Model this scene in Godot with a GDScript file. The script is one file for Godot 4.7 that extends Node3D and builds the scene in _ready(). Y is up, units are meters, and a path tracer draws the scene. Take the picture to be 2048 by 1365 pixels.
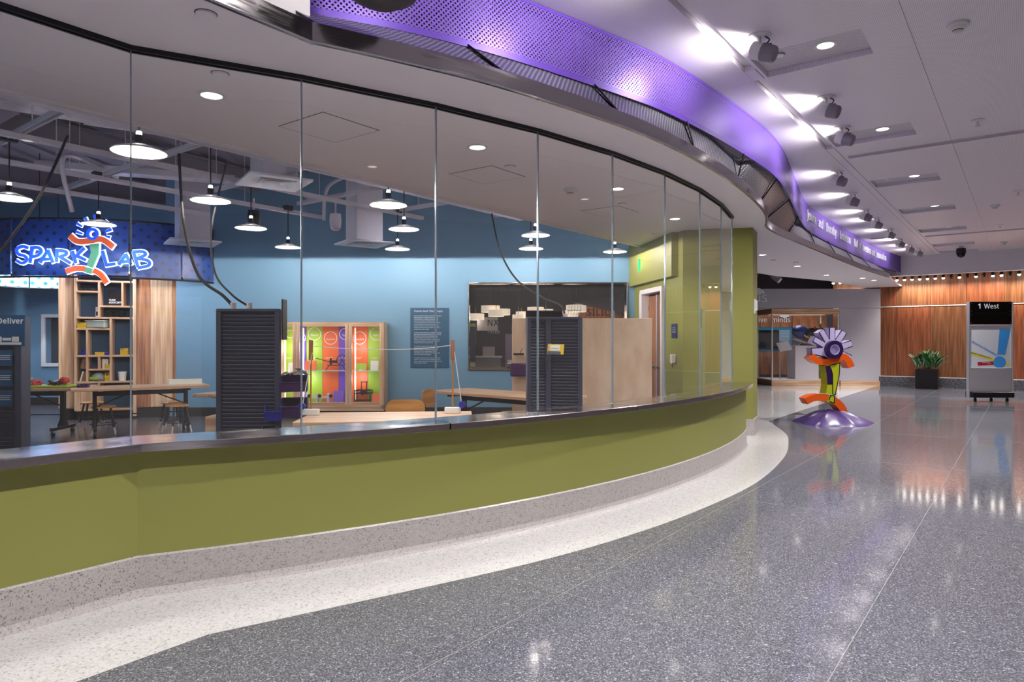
extends Node3D
# Museum hall with a curved glass-fronted workshop. World frame: the lens stands at x = 0, z = 0 and looks along -z.
# The hall's own grid (u along the hall, w across it towards the workshop) is turned about the vertical axis by TURN.
const SU := 0.6024
const CU := 0.7982
const TURN := 0.92428
const H_CEIL := 4.2
const H_SOF := 3.3
const H_SILL := 0.905
var names := {}
var M := {}
var cache := {}
var rng := RandomNumberGenerator.new()

func hp(u: float, w: float, y := 0.0) -> Vector3:
	return Vector3(SU * u - CU * w, y, -(CU * u + SU * w))

func numbered(n: String) -> String:
	if not names.has(n):
		names[n] = 0
		return n
	names[n] += 1
	return "%s_%03d" % [n, names[n]]

func tag(o: Node, label: String, category: String, group := "", kind := "") -> Node:
	if label: o.set_meta("label", label)
	if category: o.set_meta("category", category)
	if group: o.set_meta("group", group)
	if kind: o.set_meta("kind", kind)
	return o

func thing(called: String, label: String, category: String, at := Vector3.ZERO, turn := 0.0, group := "") -> Node3D:
	var o := Node3D.new()
	o.name = numbered(called)
	add_child(o)
	o.position = at
	o.rotation.y = turn
	tag(o, label, category, group)
	return o

# one mesh under a parent; top-level when the parent is the root
func obj(called: String, mesh: Mesh, mat: Material, parent: Node = self, at := Vector3.ZERO, rot := Vector3.ZERO) -> MeshInstance3D:
	var o := MeshInstance3D.new()
	o.name = numbered(called) if parent == self else called
	o.mesh = mesh
	o.material_override = mat
	o.position = at
	o.rotation = rot
	o.cast_shadow = GeometryInstance3D.SHADOW_CASTING_SETTING_ON
	parent.add_child(o, true)
	return o

func structure(called: String, mesh: Mesh, mat: Material, label: String, category: String, hall := true) -> MeshInstance3D:
	var o := obj(called, mesh, mat)
	if hall: o.rotation.y = TURN
	tag(o, label, category, "", "structure")
	return o

func bx(called: String, mat: Material, parent: Node, at: Vector3, size: Vector3, bevel := 0.0, rot := Vector3.ZERO) -> MeshInstance3D:
	return obj(called, box_mesh(size, bevel), mat, parent, at, rot)

func finish(st: SurfaceTool, smooth := false) -> ArrayMesh:
	if smooth: st.index()
	st.generate_normals()
	return st.commit()

func start(group := -1) -> SurfaceTool:
	var st := SurfaceTool.new()
	st.begin(Mesh.PRIMITIVE_TRIANGLES)
	st.set_smooth_group(group)
	return st

func quad(st: SurfaceTool, a: Vector3, b: Vector3, c: Vector3, d: Vector3) -> void:
	st.add_vertex(a)
	st.add_vertex(b)
	st.add_vertex(c)
	st.add_vertex(a)
	st.add_vertex(c)
	st.add_vertex(d)

func box_mesh(s: Vector3, b := 0.0) -> Mesh:
	var key := "%s %s" % [s, b]
	if cache.has(key): return cache[key]
	var m: Mesh
	if b <= 0.0:
		var p := BoxMesh.new()
		p.size = s
		m = p
	else:
		var st := start()
		var h := s / 2
		b = minf(b, minf(h.x, minf(h.y, h.z)) * 0.9)
		# six faces, twelve edges, eight corners
		for ax in 3:
			var a1 := (ax + 1) % 3
			var a2 := (ax + 2) % 3
			for sg in [-1.0, 1.0]:
				var p := []
				for k in [[-1, -1], [1, -1], [1, 1], [-1, 1]]:
					var v := Vector3.ZERO
					v[ax] = sg * h[ax]
					v[a1] = k[0] * (h[a1] - b)
					v[a2] = k[1] * (h[a2] - b)
					p.append(v)
				if sg > 0: quad(st, p[3], p[2], p[1], p[0])
				else: quad(st, p[0], p[1], p[2], p[3])
			for s1 in [-1.0, 1.0]:
				for s2 in [-1.0, 1.0]:
					var q := []
					for k in [[-1, 0], [1, 0], [1, 1], [-1, 1]]:
						var v := Vector3.ZERO
						v[ax] = k[0] * (h[ax] - b)
						v[a1] = s1 * (h[a1] - (b if k[1] == 0 else 0.0))
						v[a2] = s2 * (h[a2] - (0.0 if k[1] == 0 else b))
						q.append(v)
					if s1 * s2 > 0: quad(st, q[0], q[1], q[2], q[3])
					else: quad(st, q[3], q[2], q[1], q[0])
		for x in [-1.0, 1.0]:
			for y in [-1.0, 1.0]:
				for z in [-1.0, 1.0]:
					var a := Vector3(x * h.x, y * (h.y - b), z * (h.z - b))
					var c := Vector3(x * (h.x - b), y * h.y, z * (h.z - b))
					var d := Vector3(x * (h.x - b), y * (h.y - b), z * h.z)
					var t := [a, c, d] if x * y * z < 0 else [a, d, c]
					for v in t: st.add_vertex(v)
		m = finish(st)
	cache[key] = m
	return m

func sheet(w: float, h: float) -> Mesh:
	var q := QuadMesh.new()
	q.size = Vector2(w, h)
	return q

# flat outline (x, y) pushed from z0 to z1
func extrude(poly: PackedVector2Array, z0: float, z1: float, b := 0.0) -> ArrayMesh:
	var st := start()
	var n := poly.size()
	if Geometry2D.is_polygon_clockwise(poly): poly.reverse()
	var tri := Geometry2D.triangulate_polygon(poly)
	for k in range(0, tri.size(), 3):
		for j in [0, 2, 1]:
			var p := poly[tri[k + j]]
			st.add_vertex(Vector3(p.x, p.y, z1))
		for j in [0, 1, 2]:
			var p := poly[tri[k + j]]
			st.add_vertex(Vector3(p.x, p.y, z0))
	for k in n:
		var p := poly[k]
		var q := poly[(k + 1) % n]
		quad(st, Vector3(p.x, p.y, z1), Vector3(q.x, q.y, z1), Vector3(q.x, q.y, z0), Vector3(p.x, p.y, z0))
	return finish(st)

# outline on the floor plan, (x, depth) in the lens frame or (u, w) in the hall frame, between two heights
func slab(poly: PackedVector2Array, y0: float, y1: float) -> ArrayMesh:
	var st := start()
	var n := poly.size()
	if Geometry2D.is_polygon_clockwise(poly): poly.reverse()
	var tri := Geometry2D.triangulate_polygon(poly)
	if tri.is_empty(): print("slab could not be triangulated ", poly.size())
	for k in range(0, tri.size(), 3):
		for j in [0, 2, 1]:
			var p := poly[tri[k + j]]
			st.add_vertex(Vector3(p.x, y1, -p.y))
		for j in [0, 1, 2]:
			var p := poly[tri[k + j]]
			st.add_vertex(Vector3(p.x, y0, -p.y))
	for k in n:
		var p := poly[k]
		var q := poly[(k + 1) % n]
		quad(st, Vector3(p.x, y1, -p.y), Vector3(q.x, y1, -q.y), Vector3(q.x, y0, -q.y), Vector3(p.x, y0, -p.y))
	return finish(st)

func lathe(prof: Array, seg := 20, smooth := false) -> ArrayMesh:
	var st := start(0 if smooth else -1)
	for k in prof.size() - 1:
		var p: Vector2 = prof[k]
		var q: Vector2 = prof[k + 1]
		if not smooth: st.set_smooth_group(k % 32)
		for j in seg:
			var a := TAU * j / seg
			var b := TAU * (j + 1) / seg
			var v := [Vector3(p.x * cos(a), p.y, p.x * sin(a)), Vector3(p.x * cos(b), p.y, p.x * sin(b)), Vector3(q.x * cos(b), q.y, q.x * sin(b)), Vector3(q.x * cos(a), q.y, q.x * sin(a))]
			if p.x > 0.00001:
				st.add_vertex(v[0]); st.add_vertex(v[1]); st.add_vertex(v[2])
			if q.x > 0.00001:
				st.add_vertex(v[0]); st.add_vertex(v[2]); st.add_vertex(v[3])
	st.generate_normals()
	return st.commit()

func rod(r: float, h: float, seg := 10) -> Mesh:
	var key := "rod %s %s %s" % [r, h, seg]
	if not cache.has(key): cache[key] = lathe([Vector2(0, 0), Vector2(r, 0), Vector2(r, h), Vector2(0, h)], seg)
	return cache[key]

func tube(pts: Array, r: float, seg := 8, r1 := -1.0) -> ArrayMesh:
	var st := start(0)
	var rings := []
	var n := pts.size()
	var up := Vector3.UP
	for k in n:
		var t: Vector3 = (pts[mini(k + 1, n - 1)] - pts[maxi(k - 1, 0)]).normalized()
		if absf(t.dot(up)) > 0.95: up = Vector3(1, 0, 0) if absf(t.x) < 0.9 else Vector3(0, 0, 1)
		var a := t.cross(up).normalized()
		var b := a.cross(t).normalized()
		up = b
		var ring := []
		var rr := r if r1 < 0 else lerpf(r, r1, float(k) / (n - 1))
		for j in seg:
			var g := TAU * j / seg
			ring.append(pts[k] + (a * cos(g) + b * sin(g)) * rr)
		rings.append(ring)
	for k in n - 1:
		for j in seg:
			var i := (j + 1) % seg
			quad(st, rings[k][i], rings[k + 1][i], rings[k + 1][j], rings[k][j])
	st.set_smooth_group(1)
	for j in range(1, seg - 1):
		for v in [rings[0][0], rings[0][j], rings[0][j + 1]]: st.add_vertex(v)
		for v in [rings[n - 1][0], rings[n - 1][j + 1], rings[n - 1][j]]: st.add_vertex(v)
	st.generate_normals()
	return st.commit()

func bar(a: Vector3, b: Vector3, r: float, seg := 8, r1 := -1.0) -> ArrayMesh:
	return tube([a, b], r, seg, r1)

# smooth curve through points
func spline2(p: Array, each := 8) -> PackedVector2Array:
	var out := PackedVector2Array()
	for k in p.size() - 1:
		var a: Vector2 = p[maxi(k - 1, 0)]
		var d: Vector2 = p[mini(k + 2, p.size() - 1)]
		for j in each:
			out.append(p[k].cubic_interpolate(p[k + 1], a, d, float(j) / each))
	out.append(p[-1])
	return out

func spline3(p: Array, each := 8) -> Array:
	var out := []
	for k in p.size() - 1:
		var a: Vector3 = p[maxi(k - 1, 0)]
		var d: Vector3 = p[mini(k + 2, p.size() - 1)]
		for j in each:
			out.append(p[k].cubic_interpolate(p[k + 1], a, d, float(j) / each))
	out.append(p[-1])
	return out

# a closed profile (offset towards the hall, height) carried along a path on the plan; uv in metres
func sweep(path: PackedVector2Array, prof: Array) -> ArrayMesh:
	var st := SurfaceTool.new()
	st.begin(Mesh.PRIMITIVE_TRIANGLES)
	var n := path.size()
	var seg_n := []
	for k in n - 1:
		var t := (path[k + 1] - path[k]).normalized()
		seg_n.append(Vector2(t.y, -t.x))
	var pos_n := []
	for k in n:
		var a: Vector2 = seg_n[maxi(k - 1, 0)]
		var b: Vector2 = seg_n[mini(k, n - 2)]
		var m := (a + b).normalized()
		pos_n.append(m / maxf(m.dot(a), 0.3))
	var run := 0.0
	var pn := prof.size()
	for k in n - 1:
		var l := path[k].distance_to(path[k + 1])
		var na: Vector2 = pos_n[k].normalized() if k == 0 or seg_n[k].dot(seg_n[k - 1]) > 0.985 else seg_n[k]
		var nb: Vector2 = pos_n[k + 1].normalized() if k == n - 2 or seg_n[k].dot(seg_n[k + 1]) > 0.985 else seg_n[k]
		var along := 0.0
		for j in pn:
			var p: Vector2 = prof[j]
			var q: Vector2 = prof[(j + 1) % pn]
			var e := (q - p).normalized()
			var en := Vector2(e.y, -e.x)
			var c := []
			for s in [[k, p, na, 0.0], [k + 1, p, nb, 0.0], [k + 1, q, nb, 1.0], [k, q, na, 1.0]]:
				var at: Vector2 = path[s[0]] + pos_n[s[0]] * s[1].x
				var nn := Vector3(s[2].x * en.x, en.y, -s[2].y * en.x)
				c.append([Vector3(at.x, s[1].y, -at.y), nn, Vector2(run + (l if s[0] == k + 1 else 0.0), along + s[3] * p.distance_to(q))])
			for i in [0, 2, 1, 0, 3, 2]:
				st.set_normal(c[i][1])
				st.set_uv(c[i][2])
				st.add_vertex(c[i][0])
			along += p.distance_to(q)
		run += l
	var flat := PackedVector2Array(prof)
	var tri := Geometry2D.triangulate_polygon(flat)
	for end in 2:
		var k := 0 if end == 0 else n - 1
		var tn: Vector2 = seg_n[0 if end == 0 else n - 2]
		var dir := Vector3(tn.y, 0, tn.x) if end == 0 else Vector3(-tn.y, 0, -tn.x)
		for i in range(0, tri.size(), 3):
			for j in ([0, 2, 1] if end == 0 else [0, 1, 2]):
				var p: Vector2 = flat[tri[i + j]]
				var at: Vector2 = path[k] + pos_n[k] * p.x
				st.set_normal(dir)
				st.set_uv(p)
				st.add_vertex(Vector3(at.x, p.y, -at.y))
	return st.commit()

func rect_prof(o0: float, o1: float, y0: float, y1: float) -> Array:
	return [Vector2(o0, y0), Vector2(o1, y0), Vector2(o1, y1), Vector2(o0, y1)]

# rounded outline of a rectangle
func round_rect(w: float, h: float, r: float, each := 5) -> PackedVector2Array:
	var out := PackedVector2Array()
	for c in [[1, 1, 0], [-1, 1, 1], [-1, -1, 2], [1, -1, 3]]:
		for k in each + 1:
			var a: float = PI / 2 * (c[2] + float(k) / each)
			out.append(Vector2(c[0] * (w / 2 - r) + r * cos(a), c[1] * (h / 2 - r) + r * sin(a)))
	return out

# a fat line drawn through points on a plane, as an outline
func stroke(pts: Array, w0: float, w1 := -1.0) -> PackedVector2Array:
	var l := PackedVector2Array()
	var r := []
	var n := pts.size()
	for k in n:
		var t: Vector2 = (pts[mini(k + 1, n - 1)] - pts[maxi(k - 1, 0)]).normalized()
		var wd := (w0 if w1 < 0 else lerpf(w0, w1, float(k) / (n - 1))) / 2
		l.append(pts[k] + Vector2(-t.y, t.x) * wd)
		r.append(pts[k] - Vector2(-t.y, t.x) * wd)
	r.reverse()
	l.append_array(PackedVector2Array(r))
	return l

func arc2(c: Vector2, r: float, a0: float, a1: float, n := 16) -> Array:
	var out := []
	for k in n + 1:
		var a := deg_to_rad(lerpf(a0, a1, float(k) / n))
		out.append(c + Vector2(cos(a), sin(a)) * r)
	return out

func letters(called: String, text: String, height: float, mat: Material, parent: Node, at: Vector3, turn := 0.0, depth := 0.004, bold := false, align := 0) -> MeshInstance3D:
	var t := TextMesh.new()
	var f := SystemFont.new()
	f.font_names = PackedStringArray(["Droid Sans"])
	if bold: f.font_weight = 700
	t.font = f
	t.font_size = 48
	t.pixel_size = height / 34.0      # capital height of the face at this size
	t.text = text
	t.depth = depth
	t.curve_step = 4.0
	t.horizontal_alignment = [HORIZONTAL_ALIGNMENT_LEFT, HORIZONTAL_ALIGNMENT_CENTER, HORIZONTAL_ALIGNMENT_RIGHT][align]
	t.vertical_alignment = VERTICAL_ALIGNMENT_BOTTOM
	var o := obj(called, t, mat, parent, at)
	o.rotation.y = turn
	return o

# ---------------------------------------------------------------- materials
func mat(called: String, c: Color, rough := 0.6, metal := 0.0) -> StandardMaterial3D:
	var m := StandardMaterial3D.new()
	m.resource_name = called
	m.albedo_color = c
	m.roughness = rough
	m.metallic = metal
	M[called] = m
	return m

func glow(called: String, c: Color, power: float) -> StandardMaterial3D:
	var m := mat(called, c, 0.5)
	m.emission_enabled = true
	m.emission = c
	m.emission_energy_multiplier = power
	return m

func glass(called: String, c := Color(1, 1, 1), a := 0.02) -> StandardMaterial3D:
	var m := mat(called, Color(c.r, c.g, c.b, a), 0.0)
	m.transparency = BaseMaterial3D.TRANSPARENCY_ALPHA
	m.metallic_specular = 0.5
	return m

func noise_tex(kind: int, freq: float, cols: Array, stops: Array, size := 512, steps := false, octaves := 3, sd := 7) -> NoiseTexture2D:
	var n := FastNoiseLite.new()
	n.noise_type = kind
	n.seed = sd
	n.frequency = freq
	n.fractal_octaves = octaves
	if kind == FastNoiseLite.TYPE_CELLULAR:
		n.cellular_return_type = FastNoiseLite.RETURN_CELL_VALUE
		n.fractal_type = FastNoiseLite.FRACTAL_NONE
	var g := Gradient.new()
	g.offsets = PackedFloat32Array(stops)
	g.colors = PackedColorArray(cols)
	if steps: g.interpolation_mode = Gradient.GRADIENT_INTERPOLATE_CONSTANT
	var t := NoiseTexture2D.new()
	t.width = size
	t.height = size
	t.seamless = true
	t.seamless_blend_skirt = 0.05
	t.noise = n
	t.color_ramp = g
	return t

func planar(m: StandardMaterial3D, s: Vector3, world := false) -> StandardMaterial3D:
	m.uv1_triplanar = true
	m.uv1_world_triplanar = world
	m.uv1_scale = s
	return m

# round dots on a tile: holes (cut) or print
func dot_image(size: int, spots: Array, r: float, ground: Color, dot: Color, soft := 1.0) -> ImageTexture:
	var im := Image.create(size, size, false, Image.FORMAT_RGBA8)
	for y in size:
		for x in size:
			var p := Vector2((x + 0.5) / size, (y + 0.5) / size)
			var near := 9.0
			for s in spots:
				var d: Vector2 = (p - s).abs()
				d = Vector2(minf(d.x, 1 - d.x), minf(d.y, 1 - d.y))
				near = minf(near, d.length())
			im.set_pixel(x, y, ground.lerp(dot, clampf((r - near) * size / soft + 0.5, 0, 1)))
	return ImageTexture.create_from_image(im)

func make_materials() -> void:
	var G := FastNoiseLite.TYPE_CELLULAR
	var S := FastNoiseLite.TYPE_SIMPLEX_SMOOTH
	var m := mat("dark terrazzo", Color(0.92, 0.92, 0.935), 0.08)
	m.albedo_texture = noise_tex(G, 0.13, [Color(0.325, 0.33, 0.355), Color(0.385, 0.39, 0.415), Color(0.44, 0.445, 0.47), Color(0.51, 0.515, 0.54), Color(0.68, 0.685, 0.71)], [0.0, 0.28, 0.52, 0.76, 0.94], 1024, true)
	planar(m, Vector3(1.3, 1.3, 1.3))
	m = mat("white terrazzo", Color(1, 1, 1), 0.1)
	m.albedo_texture = noise_tex(G, 0.095, [Color(0.65, 0.64, 0.63), Color(0.76, 0.755, 0.75), Color(0.80, 0.795, 0.79), Color(0.74, 0.735, 0.73)], [0.0, 0.06, 0.45, 0.85], 1024, true)
	planar(m, Vector3(1.1, 1.1, 1.1))
	m = mat("speckled terrazzo base", Color(1, 1, 1), 0.35)
	m.albedo_texture = noise_tex(G, 0.13, [Color(0.40, 0.39, 0.39), Color(0.58, 0.56, 0.56), Color(0.68, 0.66, 0.65), Color(0.71, 0.69, 0.68), Color(0.66, 0.64, 0.63)], [0.0, 0.045, 0.11, 0.5, 0.86], 1024, true)
	planar(m, Vector3(1.3, 1.3, 1.3))
	m = mat("dark speckled base", Color(1, 1, 1), 0.25)
	m.albedo_texture = noise_tex(G, 0.12, [Color(0.22, 0.22, 0.25), Color(0.36, 0.36, 0.39), Color(0.5, 0.5, 0.53)], [0.0, 0.4, 0.85], 512, true)
	planar(m, Vector3(1.3, 1.3, 1.3))
	m = mat("sealed workshop floor", Color(1, 1, 1), 0.24)
	m.albedo_texture = noise_tex(S, 0.008, [Color(0.30, 0.28, 0.30), Color(0.36, 0.34, 0.36)], [0.3, 0.7], 256)
	planar(m, Vector3(0.3, 0.3, 0.3))
	m = mat("carpet", Color(0.2, 0.19, 0.21), 0.95)
	mat("green paint", Color(0.535, 0.535, 0.275), 0.55)
	mat("blue paint", Color(0.40, 0.56, 0.68), 0.55)
	mat("white paint", Color(0.86, 0.84, 0.86), 0.6)
	mat("soffit paint", Color(0.90, 0.87, 0.89), 0.6)
	mat("grey paint", Color(0.69, 0.68, 0.73), 0.6)
	mat("dark grey paint", Color(0.36, 0.34, 0.38), 0.7)
	mat("deck paint", Color(0.50, 0.46, 0.51), 0.8)
	mat("pipe paint", Color(0.80, 0.77, 0.81), 0.5)
	mat("baseboard vinyl", Color(0.16, 0.14, 0.15), 0.5)
	m = mat("stainless steel", Color(0.72, 0.70, 0.71), 0.2, 1.0)
	m.roughness_texture = noise_tex(S, 0.02, [Color(0.55, 0.55, 0.55), Color(1, 1, 1)], [0.2, 0.8], 256)
	planar(m, Vector3(0.6, 8, 0.6))
	mat("brushed steel", Color(0.74, 0.73, 0.75), 0.45, 0.6)
	mat("dark metal", Color(0.11, 0.11, 0.13), 0.45, 0.3)
	mat("black metal", Color(0.035, 0.035, 0.045), 0.4)
	mat("black plastic", Color(0.03, 0.03, 0.035), 0.5)
	mat("cable rubber", Color(0.02, 0.02, 0.024), 0.8)
	mat("slate enamel", Color(0.22, 0.235, 0.32), 0.42)
	mat("white plastic", Color(0.85, 0.84, 0.84), 0.45)
	mat("chrome", Color(0.8, 0.8, 0.82), 0.12, 1.0)
	mat("divider zinc", Color(0.66, 0.65, 0.64), 0.3, 0.3)
	glass("clear glass")
	mat("glass edge", Color(0.60, 0.66, 0.70), 0.15, 0.5)
	# perforated and dimpled sheets
	m = mat("purple perforated sheet", Color(0.47, 0.35, 0.74), 0.36, 0.3)
	m.albedo_texture = dot_image(64, [Vector2(0.25, 0.25), Vector2(0.75, 0.75)], 0.2, Color(1, 1, 1, 1), Color(1, 1, 1, 0))
	m.transparency = BaseMaterial3D.TRANSPARENCY_ALPHA_SCISSOR
	m.alpha_scissor_threshold = 0.5
	m.uv1_scale = Vector3(1.0 / 0.038, 1.0 / 0.038, 1)
	mat("purple enamel", Color(0.40, 0.26, 0.70), 0.4, 0.2)
	m = mat("dimpled aluminium", Color(1, 1, 1), 0.35, 0.45)
	m.albedo_texture = dot_image(64, [Vector2(0.25, 0.25), Vector2(0.75, 0.75)], 0.17, Color(0.40, 0.40, 0.45), Color(0.93, 0.93, 0.95), 6.0)
	m.uv1_scale = Vector3(1.0 / 0.046, 1.0 / 0.046, 1)
	m = mat("perforated ceiling sheet", Color(0.90, 0.87, 0.91), 0.42, 0.0)
	m.albedo_texture = dot_image(32, [Vector2(0.5, 0.5)], 0.22, Color(1, 1, 1), Color(0.66, 0.66, 0.68))
	planar(m, Vector3(1 / 0.014, 1 / 0.014, 1 / 0.014))
	m = mat("perforated trough sheet", Color(0.86, 0.83, 0.87), 0.5, 0.0)
	m.albedo_texture = dot_image(32, [Vector2(0.25, 0.25), Vector2(0.75, 0.75)], 0.2, Color(1, 1, 1), Color(0.38, 0.38, 0.4))
	planar(m, Vector3(1 / 0.028, 1 / 0.028, 1 / 0.028))
	# woods: grain runs up the panel
	for k in 3:
		m = mat("mahogany %d" % k, Color(1, 1, 1), 0.38)
		var d := 0.03 * (k - 1)
		m.albedo_texture = noise_tex(S, 0.012, [Color(0.42 + d, 0.24, 0.145), Color(0.50 + d, 0.30, 0.19), Color(0.57 + d, 0.36, 0.24)], [0.2, 0.5, 0.8], 512, false, 4, 11 + k)
		planar(m, Vector3(2.2, 0.1, 2.2))
		m.uv1_offset = Vector3(0.37 * k, 0.2 * k, 0.31 * k)
	m = mat("maple", Color(1, 1, 1), 0.4)
	m.albedo_texture = noise_tex(S, 0.012, [Color(0.72, 0.56, 0.44), Color(0.80, 0.66, 0.53), Color(0.86, 0.74, 0.62)], [0.2, 0.5, 0.8], 512, false, 4, 21)
	planar(m, Vector3(0.12, 2.4, 2.4))
	m = mat("upright maple", Color(1, 1, 1), 0.4)
	m.albedo_texture = M["maple"].albedo_texture
	planar(m, Vector3(2.4, 0.12, 2.4))
	m = mat("cherry veneer", Color(1, 1, 1), 0.4)
	m.albedo_texture = noise_tex(S, 0.012, [Color(0.50, 0.30, 0.18), Color(0.62, 0.40, 0.26), Color(0.70, 0.48, 0.32)], [0.2, 0.5, 0.8], 512, false, 4, 24)
	planar(m, Vector3(2.4, 0.12, 2.4))
	mat("tan veneer", Color(0.52, 0.42, 0.35), 0.6)
	m = mat("plywood", Color(1, 1, 1), 0.5)
	m.albedo_texture = noise_tex(S, 0.01, [Color(0.77, 0.66, 0.56), Color(0.80, 0.70, 0.60), Color(0.82, 0.73, 0.64)], [0.2, 0.5, 0.8], 512, false, 4, 31)
	planar(m, Vector3(0.7, 0.3, 0.7))
	m = mat("orange maple", Color(1, 1, 1), 0.35)
	m.albedo_texture = noise_tex(S, 0.01, [Color(0.72, 0.50, 0.25), Color(0.82, 0.60, 0.33)], [0.3, 0.7], 256, false, 3, 33)
	planar(m, Vector3(0.4, 3, 3))
	# lamps
	glow("downlight glow", Color(1, 0.97, 0.93), 9.0)
	glow("pendant glow", Color(1, 0.96, 0.9), 12.0)
	glow("lamp glow", Color(1, 0.98, 0.94), 25.0)
	glow("drum glow", Color(1, 0.93, 0.84), 0.55)
	glow("exit glow", Color(0.06, 0.75, 0.42), 0.8)
	mat("ink white", Color(0.85, 0.86, 0.88), 0.6)
	mat("ink dark", Color(0.1, 0.1, 0.12), 0.6)

# ---------------------------------------------------------------- the scene
func _ready() -> void:
	rng.seed = 20150701
	var cam := Camera3D.new()
	cam.name = "camera"
	cam.position = Vector3(0, 1.5, 0)
	cam.fov = 53.13
	cam.near = 0.05
	cam.far = 120.0
	add_child(cam)
	cam.current = true
	var we := WorldEnvironment.new()
	we.name = "environment"
	var env := Environment.new()
	env.background_mode = Environment.BG_COLOR
	env.background_color = Color(0, 0, 0)
	env.tonemap_mode = Environment.TONE_MAPPER_LINEAR
	env.tonemap_exposure = EXPOSURE
	env.sdfgi_enabled = true
	env.ssao_enabled = true
	env.ssil_enabled = true
	we.environment = env
	add_child(we)
	make_materials()
	hall_shell()
	workshop_shell()
	front_wall()
	ribbon()
	hall_ceiling()
	hall_things()
	inventors_corner()
	workshop_ceiling()
	workshop_things()
	next_room()

const EXPOSURE := 1.0
const E_DOWN := 19.0       # hall ceiling downlights
const E_SOFFIT := 3.5     # soffit downlights
const E_SPOT := 2.2       # adjustable spots that wash the ribbon
const E_PENDANT := 20.0    # workshop pendants
const E_WASH := 0.9       # wall washers above the wood panelling

func omni(parent: Node, at: Vector3, e: float, c := Color(1, 0.98, 0.96), size := 0.05) -> void:
	var l := OmniLight3D.new()
	l.name = "light"
	l.light_energy = e
	l.light_color = c
	l.light_size = size
	l.omni_range = 40.0
	l.omni_attenuation = 2.0
	l.shadow_enabled = true
	l.position = at
	parent.add_child(l, true)

func spot(parent: Node, at: Vector3, towards: Vector3, e: float, angle: float, c := Color(1, 0.98, 0.96), size := 0.04, soft := 0.5) -> void:
	var l := SpotLight3D.new()
	l.name = "light"
	l.light_energy = e
	l.light_color = c
	l.light_size = size
	l.spot_range = 40.0
	l.spot_attenuation = 2.0
	l.spot_angle = angle
	l.spot_angle_attenuation = soft
	l.shadow_enabled = true
	parent.add_child(l, true)
	l.position = at
	var up := Vector3.UP if absf(towards.normalized().y) < 0.95 else Vector3(1, 0, 0)
	l.basis = Basis.looking_at(towards, up)

# the line of the glass on the plan, moved towards the hall by off: straight along the hall, then an arc
func front_path(off: float, u0 := -4.0, u1 := 9.85, step := 0.5) -> PackedVector2Array:
	var out := PackedVector2Array()
	var r := 10.95 + off
	var w0 := 4.37 - off
	var k := 7.1 - sqrt(r * r - pow(14.02 - w0, 2))
	if u0 < k:
		out.append(Vector2(u0, w0))
	else:
		k = u0
	var a0 := asin((k - 7.1) / r)
	var a1 := asin((u1 - 7.1) / r)
	var n := int(ceil((a1 - a0) * r / step))
	for i in n + 1:
		var a := lerpf(a0, a1, float(i) / n)
		out.append(Vector2(7.1 + r * sin(a), 14.02 - r * cos(a)))
	return out

var BAND := [Vector2(-4, 3.34), Vector2(1.85, 3.34), Vector2(2.54, 3.09), Vector2(3.74, 2.68), Vector2(4.76, 2.45), Vector2(5.88, 2.32), Vector2(7.36, 2.29), Vector2(9.19, 2.51), Vector2(10.6, 2.84), Vector2(11.56, 3.15), Vector2(13.1, 3.86)]
# foot of the steel band under the ribbon, and the ribbon itself
var LIP := [Vector2(2.60, 3.41), Vector2(3.07, 3.22), Vector2(3.77, 2.98), Vector2(4.81, 2.76), Vector2(5.6, 2.65), Vector2(6.63, 2.62), Vector2(7.99, 2.69), Vector2(9.1, 2.82), Vector2(9.9, 2.96), Vector2(10.5, 3.12), Vector2(11.05, 3.28), Vector2(12.1, 3.35), Vector2(14.5, 3.33), Vector2(16.84, 3.32), Vector2(19.4, 3.27), Vector2(21.8, 3.11)]
var RIB := [Vector2(2.78, 3.85), Vector2(3.4, 3.5), Vector2(4.2, 3.2), Vector2(5.48, 2.87), Vector2(6.22, 2.74), Vector2(7.38, 2.66), Vector2(8.67, 2.64), Vector2(9.44, 2.68), Vector2(10.26, 2.79), Vector2(11.58, 3.02), Vector2(13.79, 3.40), Vector2(15.24, 3.50), Vector2(17.8, 3.50), Vector2(22.2, 3.44), Vector2(25.0, 3.2)]

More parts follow.
